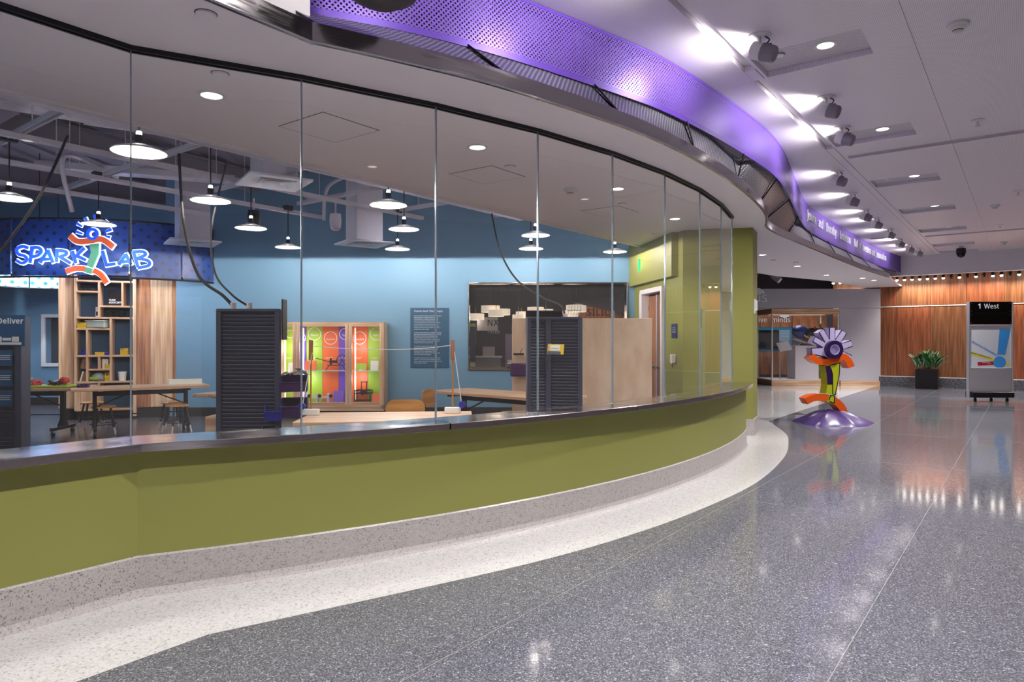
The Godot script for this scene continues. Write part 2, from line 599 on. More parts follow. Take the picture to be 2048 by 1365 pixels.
func hall_shell() -> void:
	# floor: dark field, white border along the curved wall, white field under the soffit, metal dividers
	var fl := structure("floor", slab(PackedVector2Array([Vector2(-8, -6.2), Vector2(26, -6.2), Vector2(26, 8.5), Vector2(-8, 8.5)]), -0.2, -0.001), M["dark terrazzo"], "polished terrazzo floor of dark grey chips with white border along curved wall", "floor")
	var band := PackedVector2Array([Vector2(-4, 3.34), Vector2(1.85, 3.34)])
	band.append_array(spline2(BAND.slice(1), 6))
	band.append_array(PackedVector2Array([Vector2(25.8, 4.0), Vector2(22.6, 8.04), Vector2(12.0, 8.5), Vector2(11.2, 4.0)]))
	var inner := front_path(0.1, -4.0, 9.8)
	inner.reverse()
	band.append_array(inner)
	tag(obj("white_terrazzo_border", slab(band, -0.1, 0.0), M["white terrazzo"], fl), "white terrazzo inlay", "")
	for w in [2.2, 0.7, -0.8, -2.3, -3.8]:
		bx("divider_strip", M["divider zinc"], fl, Vector3(9, -0.0007, -w), Vector3(33.4, 0.002, 0.0035))
	for k in range(-3, 8):
		var u := 3.43 + 3.03 * k
		bx("divider_strip", M["divider zinc"], fl, Vector3(u, -0.0007, -(-1.4)), Vector3(0.002, 0.002, 9.4))
	# far end: wood panelled wall with base and rails
	var wl := structure("wall_far", slab(PackedVector2Array([Vector2(25.75, -6.2), Vector2(26.0, -6.2), Vector2(26.0, 5.4), Vector2(25.75, 5.4)]), 0.0, H_CEIL), M["dark grey paint"], "wood panelled wall with metal rail at the end of the hall", "wall")
	for k in 12:
		var w := 5.4 - 0.97 * (k + 0.5)
		obj("wood_panel", box_mesh(Vector3(0.02, 2.28, 0.962), 0.003), M["mahogany %d" % (k % 3)], wl, Vector3(25.738, 0.34 + 1.14, -w))
		obj("wood_panel", box_mesh(Vector3(0.02, 1.4, 0.962), 0.003), M["mahogany %d" % ((k + 1) % 3)], wl, Vector3(25.738, 2.66 + 0.7, -w))
	bx("metal_rail", M["white plastic"], wl, Vector3(25.73, 2.64, 0.3), Vector3(0.03, 0.03, 11.4))
	bx("metal_rail", M["white plastic"], wl, Vector3(25.73, 0.325, 0.3), Vector3(0.03, 0.025, 11.4))
	bx("terrazzo_base", M["dark speckled base"], wl, Vector3(25.72, 0.156, 0.3), Vector3(0.05, 0.31, 11.4))
	structure("trim_1", slab(PackedVector2Array([Vector2(24.85, -6.2), Vector2(25.05, -6.2), Vector2(25.05, 4.6), Vector2(24.85, 4.6)]), 3.58, H_CEIL), M["white paint"], "pale bulkhead above the row of lamps on wood wall", "bulkhead")
	structure("wall_right", slab(PackedVector2Array([Vector2(-8, -6.2), Vector2(26, -6.2), Vector2(26, -6.0), Vector2(-8, -6.0)]), 0.0, 4.6), M["tan veneer"], "tan wood veneer side wall of the hall", "wall")
	structure("wall_back", slab(PackedVector2Array([Vector2(-8.2, -6.2), Vector2(-8.0, -6.2), Vector2(-8.0, 5.0), Vector2(-8.2, 5.0)]), 0.0, 4.6), M["dark grey paint"], "plain grey wall behind the viewer", "wall")

func workshop_shell() -> void:
	var lp := PackedVector2Array()
	for p in front_path(-0.05, -4.0, 9.9):
		var v := hp(p.x, p.y)
		lp.append(Vector2(v.x, -v.z))
	lp.append_array(PackedVector2Array([Vector2(3.3, 10.95), Vector2(2.75, 11.1), Vector2(2.4, 13.7), Vector2(-6.7, 13.7), Vector2(-6.7, 16.1), Vector2(-13.5, 16.1), Vector2(-13.5, 2.0)]))
	var f := structure("floor_workshop", slab(lp, -0.05, 0.001), M["sealed workshop floor"], "dark sealed concrete floor of the workshop behind glass", "floor", false)
	# walls of the workshop, outlines in (x, depth)
	structure("wall_workshop_back", wall_with_hole(Vector2(-6.9, 13.6), Vector2(2.5, 13.6), 0.25, 4.9, 6.03, 9.2, 0.92, 2.67), M["blue paint"], "sky blue workshop back wall with wide window", "wall", false)
	structure("wall_workshop_side", slab(PackedVector2Array([Vector2(-6.9, 13.85), Vector2(-6.7, 13.85), Vector2(-6.7, 16.1), Vector2(-6.9, 16.1)]), 0.0, 4.9), M["blue paint"], "blue return wall behind the wooden shelf", "wall", false)
	structure("wall_workshop_far_left", wall_with_hole(Vector2(-13.6, 16.0), Vector2(-6.8, 16.0), 0.25, 4.9, 2.67, 4.17, 0.98, 2.05), M["blue paint"], "blue wall with small white framed window beside shelf", "wall", false)
	structure("wall_left", slab(PackedVector2Array([Vector2(-13.8, 16.2), Vector2(-13.5, 16.2), Vector2(-5.85, -0.55), Vector2(-6.15, -0.65)]), 0.0, 4.9), M["blue paint"], "blue side wall of the workshop beyond the shelf", "wall", false)
	# baseboards
	bx_structure("baseboard_back", M["baseboard vinyl"], Vector3(-2.1, 0.09, -13.585), Vector3(9.1, 0.18, 0.03), "dark vinyl baseboard along blue back wall", "baseboard")
	bx_structure("baseboard_left", M["baseboard vinyl"], Vector3(-10.2, 0.09, -15.985), Vector3(6.8, 0.18, 0.03), "dark vinyl baseboard below small window", "baseboard")
	# windows in those walls
	var w2 := Node3D.new()
	w2.name = "window_2"
	add_child(w2)
	w2.position = Vector3(-10.18, 0.98, -16.0)
	tag(w2, "small white framed window in the blue wall beside wooden shelf", "window", "", "structure")
	for a in [[Vector3(0, -0.04, 0.02), Vector3(1.66, 0.08, 0.06)], [Vector3(0, 1.11, 0.02), Vector3(1.66, 0.08, 0.06)], [Vector3(-0.79, 0.535, 0.02), Vector3(0.08, 1.07, 0.06)], [Vector3(0.79, 0.535, 0.02), Vector3(0.08, 1.07, 0.06)]]:
		bx("window_frame", M["white paint"], w2, a[0], a[1], 0.006)
	obj("pane", sheet(1.5, 1.07), M["clear glass"], w2, Vector3(0, 0.535, -0.05))
	bx("night_blind", mat("night blind", Color(0.05, 0.06, 0.09), 0.5), w2, Vector3(0, 0.535, -0.2), Vector3(1.5, 1.07, 0.02))
	var w3 := Node3D.new()
	w3.name = "window_3"
	add_child(w3)
	w3.position = Vector3(0.715, 0.92, -13.6)
	tag(w3, "wide steel framed window in blue wall looking into a darker gallery", "window", "", "structure")
	for a in [[Vector3(0, 0.03, -0.1), Vector3(3.17, 0.06, 0.3)], [Vector3(0, 1.735, -0.1), Vector3(3.17, 0.03, 0.3)], [Vector3(-1.575, 0.875, -0.1), Vector3(0.02, 1.75, 0.3)], [Vector3(1.575, 0.875, -0.1), Vector3(0.02, 1.75, 0.3)]]:
		bx("window_frame", M["stainless steel"], w3, a[0], a[1], 0.004)
	for k in 3:
		obj("pane", sheet(1.035, 1.66), M["clear glass"], w3, Vector3(-1.04 + 1.04 * k, 0.88, -0.1))
	# green block: column at the end of the glass and the door wall running back from it
	var a := hp(10.93, 3.47)
	var col := PackedVector2Array([Vector2(2.77, 11.07), Vector2(a.x, -a.z), Vector2(a.x + 0.25, -a.z + 0.5), Vector2(3.2, 11.7), Vector2(2.98, 11.2)])
	structure("wall_column", slab(col, 0.26, H_SOF), M["green paint"], "olive green column wall at the end of the curved glass", "wall", false)
	var colb := PackedVector2Array([Vector2(2.75, 11.05), Vector2(a.x + 0.02, -a.z - 0.02), Vector2(a.x + 0.27, -a.z + 0.5), Vector2(3.22, 11.72), Vector2(2.98, 11.2)])
	structure("baseboard_column", slab(colb, 0.0, 0.26), M["speckled terrazzo base"], "speckled terrazzo base under the green column", "baseboard", false)
	var dw := structure("wall_door", wall_with_hole(Vector2(2.44, 13.62), Vector2(2.78, 11.07), 0.22, 3.35, 0.62, 1.72, 0.0, 2.40), M["green paint"], "olive green wall with the wooden double door", "wall", false)
	structure("trim_2", slab(PackedVector2Array([Vector2(2.33, 13.6), Vector2(2.64, 11.3), Vector2(2.95, 11.3), Vector2(2.70, 13.6)]), 2.58, 4.9), M["green paint"], "green bulkhead above the door with exit sign", "bulkhead", false)
	# enclosure above and beyond
	structure("wall_plenum", slab(PackedVector2Array([Vector2(-8, 5.83), Vector2(12.2, 5.83), Vector2(12.2, 5.9), Vector2(-8, 5.9)]), H_SOF - 0.02, 4.9), M["white paint"], "white edge board of the soffit facing the workshop", "fascia")
	structure("ceiling_deck", slab(PackedVector2Array([Vector2(-14.2, -1.0), Vector2(3.2, -1.0), Vector2(3.2, 16.4), Vector2(-14.2, 16.4)]), 4.9, 5.1), M["deck paint"], "dark corrugated deck above the workshop ducts", "ceiling", false)

func bx_structure(called: String, m: Material, at: Vector3, size: Vector3, label: String, category: String) -> void:
	var o := obj(called, box_mesh(size, 0.004), m, self, at)
	tag(o, label, category, "", "structure")

# a straight wall from a to b on the plan (x, depth), thick away from the lens, with one opening measured from a
func wall_with_hole(a: Vector2, b: Vector2, thick: float, h: float, h0: float, h1: float, y0: float, y1: float) -> ArrayMesh:
	var t := (b - a).normalized()
	var nrm := Vector2(-t.y, t.x) * thick
	var l := a.distance_to(b)
	var st := start()
	var put := func(s0: float, s1: float, z0: float, z1: float):
		if s1 - s0 < 0.001 or z1 - z0 < 0.001: return
		st.append_from(slab(PackedVector2Array([a + t * s0, a + t * s1, a + t * s1 + nrm, a + t * s0 + nrm]), z0, z1), 0, Transform3D.IDENTITY)
	put.call(0.0, h0, 0.0, h)
	put.call(h1, l, 0.0, h)
	put.call(h0, h1, 0.0, y0)
	put.call(h0, h1, y1, h)
	return st.commit()

func front_wall() -> void:
	# low green wall with a speckled base and a steel sill
	var gp := front_path(0.0, -4.0, 9.85)
	var lw := structure("wall_front", sweep(gp, rect_prof(-0.06, 0.19, 0.235, H_SILL - 0.055)), M["green paint"], "low curved olive green wall under the glass", "wall")
	obj("terrazzo_base", sweep(gp, [Vector2(-0.06, 0.0), Vector2(0.235, 0.0), Vector2(0.215, 0.012), Vector2(0.2, 0.04), Vector2(0.2, 0.225), Vector2(0.19, 0.235), Vector2(-0.06, 0.235)]), M["speckled terrazzo base"], lw)
	# sill in lengths with visible butt joints
	var edges := [-4.0, 1.93, 3.75, 5.75, 7.75, 9.87]
	var sl := Node3D.new()
	sl.name = "trim_3"
	add_child(sl)
	sl.rotation.y = TURN
	tag(sl, "polished stainless steel sill along the foot of the glass", "sill", "", "structure")
	for k in 5:
		var path := front_path(0.0, edges[k] + (0.0 if k else 0.0), edges[k + 1] - 0.0) if k else front_path(0.0, -4.0, 1.955)
		if k == 0: path = PackedVector2Array([Vector2(-4.0, 4.37), Vector2(1.842, 4.37)])
		if k == 1: path = front_path(0.0, -4.0, edges[2])
		if k == 1: path[0] = Vector2(1.8421, 4.37)
		obj("sill_length", sweep(path, [Vector2(-0.12, H_SILL - 0.05), Vector2(0.285, H_SILL - 0.05), Vector2(0.29, H_SILL - 0.046), Vector2(0.29, H_SILL - 0.004), Vector2(0.286, H_SILL), Vector2(-0.12, H_SILL)]), M["stainless steel"], sl)
	# glass: nine panes between a sill groove and a head channel
	var win := Node3D.new()
	win.name = "window_1"
	add_child(win)
	win.rotation.y = TURN
	tag(win, "tall frameless curved glazing between hall and workshop", "window", "", "structure")
	var pts := [Vector2(-4.0, 4.37), Vector2(-0.2, 4.37)]
	var a0 := asin(-5.175 / 10.95)
	var a1 := asin(2.68 / 10.95)
	for k in 9:
		var a := lerpf(a0, a1, k / 8.0)
		pts.append(Vector2(7.1 + 10.95 * sin(a), 14.02 - 10.95 * cos(a)))
	for k in pts.size() - 1:
		var p: Vector2 = pts[k]
		var q: Vector2 = pts[k + 1]
		var t := (q - p).normalized()
		var c := (p + q) / 2
		obj("pane", sheet(p.distance_to(q) - 0.008, H_SOF - H_SILL - 0.006), M["clear glass"], win, Vector3(c.x, (H_SOF + H_SILL) / 2, -c.y), Vector3(0, atan2(t.y, t.x), 0))
		if k > 0:
			bx("glass_joint", M["glass edge"], win, Vector3(p.x, (H_SOF + H_SILL) / 2, -p.y), Vector3(0.009, H_SOF - H_SILL - 0.01, 0.016), 0.0, Vector3(0, atan2(t.y, t.x), 0))
	var e: Vector2 = pts[-1]
	bx("glass_joint", M["glass edge"], win, Vector3(e.x, (H_SOF + H_SILL) / 2, -e.y), Vector3(0.012, H_SOF - H_SILL - 0.01, 0.016))
	var hp_ := PackedVector2Array(pts)
	obj("head_channel", sweep(hp_, rect_prof(0.012, 0.03, H_SOF - 0.03, H_SOF)), M["dark metal"], win)
	obj("head_channel", sweep(hp_, rect_prof(-0.03, -0.012, H_SOF - 0.03, H_SOF)), M["dark metal"], win)
	obj("head_gasket", sweep(hp_, rect_prof(-0.012, 0.012, H_SOF - 0.012, H_SOF)), M["black plastic"], win)

func ribbon() -> void:
	# white soffit from the steel band to the workshop
	var edge := PackedVector2Array([Vector2(-4, 3.44), Vector2(1.91, 3.44)])
	var lip := PackedVector2Array([Vector2(-4, 3.44), Vector2(2.55, 3.435)])
	lip.append_array(spline2(LIP, 6))
	var so := lip.duplicate()
	so.append_array(PackedVector2Array([Vector2(24.9, 3.3), Vector2(25.75, 3.3), Vector2(25.75, 4.4), Vector2(22.0, 4.75), Vector2(19.5, 5.55), Vector2(17.5, 5.83), Vector2(-4, 5.83)]))
	structure("ceiling_soffit", slab(so, H_SOF, H_SOF + 0.05), M["soffit paint"], "smooth white soffit reaching over the glass wall", "ceiling")
	var tr := structure("trim_4", sweep(lip, [Vector2(-0.02, H_SOF - 0.006), Vector2(0.004, H_SOF - 0.006), Vector2(0.012, H_SOF + 0.002), Vector2(0.012, H_SOF + 0.115), Vector2(0.004, H_SOF + 0.122), Vector2(-0.06, H_SOF + 0.122), Vector2(-0.06, H_SOF + 0.115), Vector2(-0.02, H_SOF + 0.115)]), M["stainless steel"], "curved polished steel band under the purple ribbon", "trim")
	# dimpled sheet bridging from the steel band up to the ribbon, in lengths, with brackets between
	var rp := spline2(RIB, 8)
	var joints := [2.62, 3.85, 5.1, 6.5, 8.0, 9.5, 11.0, 12.6, 14.4, 16.2, 18.0, 19.9, 21.8]
	var lp := spline2(LIP, 8)
	for k in joints.size() - 1:
		var st := SurfaceTool.new()
		st.begin(Mesh.PRIMITIVE_TRIANGLES)
		var run := 0.0
		var n := 8
		for i in n:
			var c := []
			for q in [i, i + 1]:
				var u: float = lerpf(joints[k] + 0.02, joints[k + 1] - 0.02, float(q) / n)
				var lo := at_u(lp, u) + Vector2(0, 0.03)
				var hi := at_u(rp, maxf(u, 2.8)) + Vector2(0, 0.05)
				hi.x = u
				if absf(hi.y - lo.y) < 0.06: hi.y = lo.y + 0.06
				c.append([Vector3(lo.x, H_SOF + 0.115, -lo.y), Vector3(hi.x, 3.72, -hi.y)])
			var l: float = c[0][0].distance_to(c[1][0])
			var hgt: float = c[0][0].distance_to(c[0][1])
			for z in [[c[0][0], run, 0.0], [c[1][0], run + l, 0.0], [c[1][1], run + l, hgt], [c[0][0], run, 0.0], [c[1][1], run + l, hgt], [c[0][1], run, hgt]]:
				st.set_uv(Vector2(z[1], z[2]))
				st.add_vertex(z[0])
			run += l
		st.generate_normals()
		obj("dimpled_sheet", st.commit(), M["dimpled aluminium"], tr)
		if k > 0:
			var p := at_u(lp, joints[k])
			obj("bracket", bar(Vector3(p.x, H_SOF + 0.12, -p.y - 0.02), Vector3(p.x, 3.70, -at_u(rp, maxf(p.x, 2.8)).y), 0.009, 6), M["dark metal"], tr)
	# purple ribbon
	var rb := structure("trim_5", sweep(rp, rect_prof(-0.002, 0.002, 3.73, H_CEIL - 0.01)), M["purple perforated sheet"], "long curving purple perforated metal ribbon below the ceiling", "fascia")
	obj("plain_margin", sweep(rp, rect_prof(-0.003, 0.004, 3.685, 3.735)), M["purple enamel"], rb)
	obj("plain_margin", sweep(rp, rect_prof(-0.003, 0.004, H_CEIL - 0.03, H_CEIL - 0.005)), M["purple enamel"], rb)
	obj("backing_sheet", sweep(rp, rect_prof(-0.14, -0.13, 3.70, H_CEIL)), M["dark grey paint"], rb)
	bx("end_cap", M["purple enamel"], rb, Vector3(24.98, 3.94, -3.22 - 0.07), Vector3(0.01, 0.51, 0.15))
	structure("trim_7", slab(PackedVector2Array([Vector2(-4, 3.72), Vector2(2.75, 3.72), Vector2(2.75, 3.8), Vector2(-4, 3.8)]), H_SOF + 0.05, H_CEIL + 0.12), M["white paint"], "white fascia left of the purple ribbon end", "fascia")
	# lettering on the ribbon, word by word
	var words := [["Jerome", 14.15, 15.1], ["and", 15.25, 15.85], ["Dorothy", 16.0, 17.2], ["Lemelson", 17.35, 18.75], ["Hall", 18.9, 19.45], ["of", 19.55, 19.85], ["Invention", 19.95, 21.1], ["and", 21.2, 21.7], ["Innovation", 21.8, 23.1]]
	for wd in words:
		var p := at_u(rp, wd[1])
		var q := at_u(rp, wd[2])
		var t := (q - p).normalized()
		var nn := Vector2(t.y, -t.x) * 0.014
		letters("lettering", wd[0], 0.19, M["ink white"], rb, Vector3(p.x + nn.x, 3.83, -(p.y + nn.y)), atan2(t.y, t.x), 0.008)

# the point of a path at a given u
func at_u(path: PackedVector2Array, u: float) -> Vector2:
	for k in path.size() - 1:
		if path[k + 1].x >= u:
			var f := clampf((u - path[k].x) / maxf(path[k + 1].x - path[k].x, 0.0001), 0, 1)
			return path[k].lerp(path[k + 1], f)
	return path[-1]

const ORD := ["", "first", "second", "third", "fourth", "fifth", "sixth", "seventh", "eighth", "ninth", "tenth", "eleventh", "twelfth"]

func hall_ceiling() -> void:
	# backing slab above, then separate perforated panels with dark gaps
	var ce := structure("ceiling", slab(PackedVector2Array([Vector2(-8.2, -6.2), Vector2(26, -6.2), Vector2(26, 5.9), Vector2(-8.2, 5.9)]), H_CEIL + 0.12, H_CEIL + 0.3), M["white paint"], "hall ceiling of perforated metal panels", "ceiling")
	var rows := [[-6.0, -4.203], [-4.2, -2.523], [-2.52, -0.853], [-0.85, 0.81], [0.813, 2.15]]
	for k in range(-5, 7):
		var u0 := 7.2 + 3.15 * k
		var u1 := minf(u0 + 3.147, 24.85)
		if u0 > 24.5: continue
		for r in rows.size():
			var w0: float = rows[r][0]
			var w1: float = rows[r][1]
			if r < 4:
				bx("ceiling_panel", M["perforated ceiling sheet"], ce, Vector3((u0 + u1) / 2, H_CEIL + 0.06, -(w0 + w1) / 2), Vector3(u1 - u0, 0.12, w1 - w0), 0.002)
			else:
				# this row has a recessed light trough at the end of every panel
				var ut := u1 - 0.68
				bx("ceiling_panel", M["perforated ceiling sheet"], ce, Vector3((u0 + ut) / 2, H_CEIL + 0.06, -(w0 + w1) / 2), Vector3(ut - u0, 0.12, w1 - w0), 0.002)
				bx("ceiling_panel", M["perforated ceiling sheet"], ce, Vector3((ut + u1) / 2, H_CEIL + 0.06, -(w0 + 1.15) / 2), Vector3(u1 - ut, 0.12, 1.15 - w0), 0.002)
				bx("ceiling_panel", M["perforated ceiling sheet"], ce, Vector3((ut + u1) / 2, H_CEIL + 0.06, -(2.12 + w1) / 2), Vector3(u1 - ut, 0.12, w1 - 2.12), 0.002)
				bx("ceiling_panel", M["perforated ceiling sheet"], ce, Vector3(u1 - 0.02, H_CEIL + 0.06, -1.635), Vector3(0.04, 0.12, 0.97), 0.002)
				bx("trough_panel", M["perforated trough sheet"], ce, Vector3((ut + u1) / 2 - 0.02, H_CEIL + 0.09, -1.635), Vector3(u1 - ut - 0.04, 0.06, 0.97))
				if u1 < 24.0: downlight(hp(u1 - 0.36, 1.5, H_CEIL + 0.06), "downlight in a perforated ceiling trough, %s trough from the wood wall" % ORD[5 - k], "downlights in the ceiling troughs", E_DOWN)
				if u1 < 24.0: ceiling_disc(hp(u1 - 0.4, 1.9, H_CEIL + 0.06), 0.045, "white disc beside the downlight in the %s trough from the wood wall" % ORD[5 - k], "discs in the ceiling troughs")
		# strip next to the ribbon, beyond the slots
		bx("ceiling_panel", M["perforated ceiling sheet"], ce, Vector3((u0 + u1) / 2, H_CEIL + 0.06, -4.05), Vector3(u1 - u0, 0.12, 3.56), 0.002)
		if u0 > 9.4 or u0 < 3.0:
			bx("ceiling_panel", M["perforated ceiling sheet"], ce, Vector3((u0 + u1) / 2, H_CEIL + 0.06, -2.212), Vector3(u1 - u0, 0.12, 0.108), 0.002)
		else:
			bx("slot_lid", M["perforated ceiling sheet"], ce, Vector3((u0 + u1) / 2, H_CEIL + 0.08, -2.212), Vector3(u1 - u0, 0.05, 0.108))
			bx("slot_end", M["perforated ceiling sheet"], ce, Vector3(u0 - 0.17, H_CEIL + 0.06, -2.212), Vector3(0.3, 0.12, 0.108))
	# rows of downlights over the rest of the hall, outside the picture
	for u in [-2.9, 3.4, 9.7, 16.0, 22.3]:
		downlight(hp(u, -2.0, H_CEIL), "recessed downlight over the open side of the hall", "downlights over the open side", E_DOWN)
	# adjustable spots
	for p in [[2.6, 2.05], [4.3, 1.95], [6.14, 1.89], [8.13, 1.78], [9.39, 1.87], [11.8, 2.42], [13.7, 2.58], [15.6, 2.68], [16.8, 2.67], [18.6, 2.67], [20.5, 2.7], [21.9, 2.64], [23.0, 2.56]]:
		wall_spot(p[0], p[1])
	# slot diffusers
	for s in [[10.95, 2.09, -6.0], [20.45, 2.1, -6.0], [20.1, 3.3, 2.95]]:
		var d := thing("slot_diffuser", ("long slot air diffuser crossing the ceiling by the second sprinkler" if s[0] < 12 else "long slot air diffuser crossing the ceiling near the dome camera") if s[1] < 3 else "short slot diffuser beside the purple ribbon", "air vent", hp(s[0], (s[1] + s[2]) / 2, H_CEIL), TURN, "slot diffusers")
		var l: float = s[1] - s[2]
		bx("vent_body", M["black metal"], d, Vector3(0, -0.001, 0), Vector3(0.13, 0.004, l))
		for k in 4:
			bx("vane", M["pipe paint"], d, Vector3(-0.06 + 0.04 * k, -0.006, 0), Vector3(0.012, 0.012, l))
	# detectors, sprinklers, dome camera
	for p in [[6.92, 0.47], [16.6, 0.51], [22.9, 0.5]]:
		smoke_detector(hp(p[0], p[1], H_CEIL), "round white smoke detector on the hall ceiling " + ("across from a spotlit sixth trough" if p[0] < 10 else ("between two sprinklers" if p[0] < 20 else "closest to the wood wall")), "smoke detectors on the hall ceiling")
	smoke_detector(hp(6.84, 4.3, H_SOF), "round smoke detector on the smooth soffit behind the glass", "")
	for p in [[10.08, 0.48], [15.3, 0.13], [19.5, 0.5]]:
		var s := thing("sprinkler", "pendent sprinkler head " + ("just before the first long slot diffuser" if p[0] < 12 else ("between the two long slot diffusers" if p[0] < 17 else "just before the slot diffuser by the dome camera")), "sprinkler", hp(p[0], p[1], H_CEIL), TURN, "sprinklers on the hall ceiling")
		obj("plate", lathe([Vector2(0, 0), Vector2(0.075, 0), Vector2(0.072, -0.012), Vector2(0.03, -0.016), Vector2(0, -0.016)], 20), M["white plastic"], s)
		obj("frame", rod(0.012, 0.05), M["chrome"], s, Vector3(0, -0.065, 0))
		obj("deflector", lathe([Vector2(0, -0.075), Vector2(0.03, -0.072), Vector2(0.03, -0.068), Vector2(0, -0.066)], 12), M["chrome"], s)
	var c := thing("dome_camera", "black dome camera hanging from the far end of hall ceiling", "camera", hp(23.2, 1.5, H_CEIL), TURN)
	obj("mount", rod(0.06, 0.06), M["white plastic"], c, Vector3(0, -0.06, 0))
	obj("housing", lathe([Vector2(0, -0.06), Vector2(0.11, -0.06), Vector2(0.12, -0.08), Vector2(0.12, -0.22), Vector2(0, -0.22)], 20), M["black plastic"], c)
	obj("dome", lathe([Vector2(0.105, -0.22), Vector2(0.1, -0.27), Vector2(0.07, -0.31), Vector2(0, -0.33)], 20, true), mat("smoked dome", Color(0.02, 0.02, 0.03), 0.08), c)
	var b := thing("ceiling_speaker", "dark grey bowl shaped speaker hanging before the purple ribbon", "speaker", hp(2.72, 3.0, H_CEIL), TURN)
	obj("stem", rod(0.02, 0.5), M["dark metal"], b, Vector3(0, -0.5, 0))
	obj("bowl", lathe([Vector2(0, -0.4), Vector2(0.1, -0.42), Vector2(0.24, -0.56), Vector2(0.25, -0.6), Vector2(0.2, -0.68), Vector2(0.1, -0.735), Vector2(0, -0.75)], 32, true), mat("speaker grey", Color(0.27, 0.25, 0.27), 0.6), b)
	# soffit: downlights, discs and access panels
	for p in [[2.66, 4.76], [4.86, 4.07], [7.18, 3.86], [9.45, 4.13], [14.5, 4.4], [20.0, 4.36], [17.2, 4.4], [0.6, 5.0]]:
		downlight(hp(p[0], p[1], H_SOF), "recessed round downlight in the smooth soffit" if p[0] < 11 else "recessed downlight in the soffit past the green column", "downlights in the soffit" if p[0] < 11 else "far downlights in the soffit", E_SOFFIT)
	for p in [[1.98, 3.6], [2.48, 4.33], [5.6, 4.25], [8.0, 4.23], [10.6, 5.0], [13.0, 4.3], [15.6, 4.5], [16.3, 4.2]]:
		ceiling_disc(hp(p[0], p[1], H_SOF), 0.055, "flat round cover plate on the smooth soffit", "cover plates on the soffit")
	for p in [[3.675, 4.705], [5.75, 4.675], [8.39, 4.625]]:
		var a := thing("access_panel", "square access panel outlined on the smooth soffit", "access panel", hp(p[0], p[1], H_SOF), TURN, "access panels in the soffit")
		bx("door", M["soffit paint"], a, Vector3(0, -0.0015, 0), Vector3(0.575, 0.003, 0.575))
		for s in [-1, 1]:
			bx("reveal", M["dark metal"], a, Vector3(s * 0.2915, -0.001, 0), Vector3(0.008, 0.002, 0.591))
			bx("reveal", M["dark metal"], a, Vector3(0, -0.001, s * 0.2915), Vector3(0.575, 0.002, 0.008))

func downlight(at: Vector3, label: String, group: String, e: float) -> void:
	var d := thing("downlight", label, "downlight", at, TURN, group)
	if not cache.has("dl trim"):
		cache["dl trim"] = lathe([Vector2(0.07, 0), Vector2(0.1, 0), Vector2(0.098, -0.006), Vector2(0.075, -0.008), Vector2(0.07, 0)], 24)
		cache["dl lens"] = lathe([Vector2(0, -0.002), Vector2(0.075, -0.002), Vector2(0.075, 0.0), Vector2(0, 0.0)], 24)
	obj("trim_ring", cache["dl trim"], M["white plastic"], d)
	obj("lens", cache["dl lens"], M["downlight glow"], d)
	spot(d, Vector3(0, -0.012, 0), Vector3.DOWN, e, 62.0, Color(1, 0.98, 0.975), 0.07, 0.7)

func ceiling_disc(at: Vector3, r: float, label: String, group: String) -> void:
	var d := thing("cover_plate", label, "cover plate", at, TURN, group)
	obj("plate", lathe([Vector2(0, 0), Vector2(r, 0), Vector2(r, -0.012), Vector2(r * 0.85, -0.018), Vector2(0, -0.02)], 20), M["soffit paint"], d)
	obj("gap", lathe([Vector2(0, 0), Vector2(r * 1.08, 0), Vector2(r * 1.08, -0.002), Vector2(0, -0.002)], 20), M["dark metal"], d)

func smoke_detector(at: Vector3, label: String, group: String) -> void:
	var d := thing("smoke_detector", label, "smoke detector", at, TURN, group)
	obj("base", lathe([Vector2(0, 0), Vector2(0.085, 0), Vector2(0.085, -0.018), Vector2(0.078, -0.026), Vector2(0, -0.026)], 24), M["white plastic"], d)
	obj("chamber", lathe([Vector2(0.066, -0.026), Vector2(0.06, -0.045), Vector2(0.045, -0.055), Vector2(0, -0.055)], 24), M["white plastic"], d)
	obj("vent_gap", lathe([Vector2(0.042, -0.055), Vector2(0.042, -0.062), Vector2(0, -0.062)], 20), M["dark metal"], d)
	obj("cap", lathe([Vector2(0.042, -0.062), Vector2(0.036, -0.075), Vector2(0.015, -0.085), Vector2(0, -0.085)], 20), M["white plastic"], d)

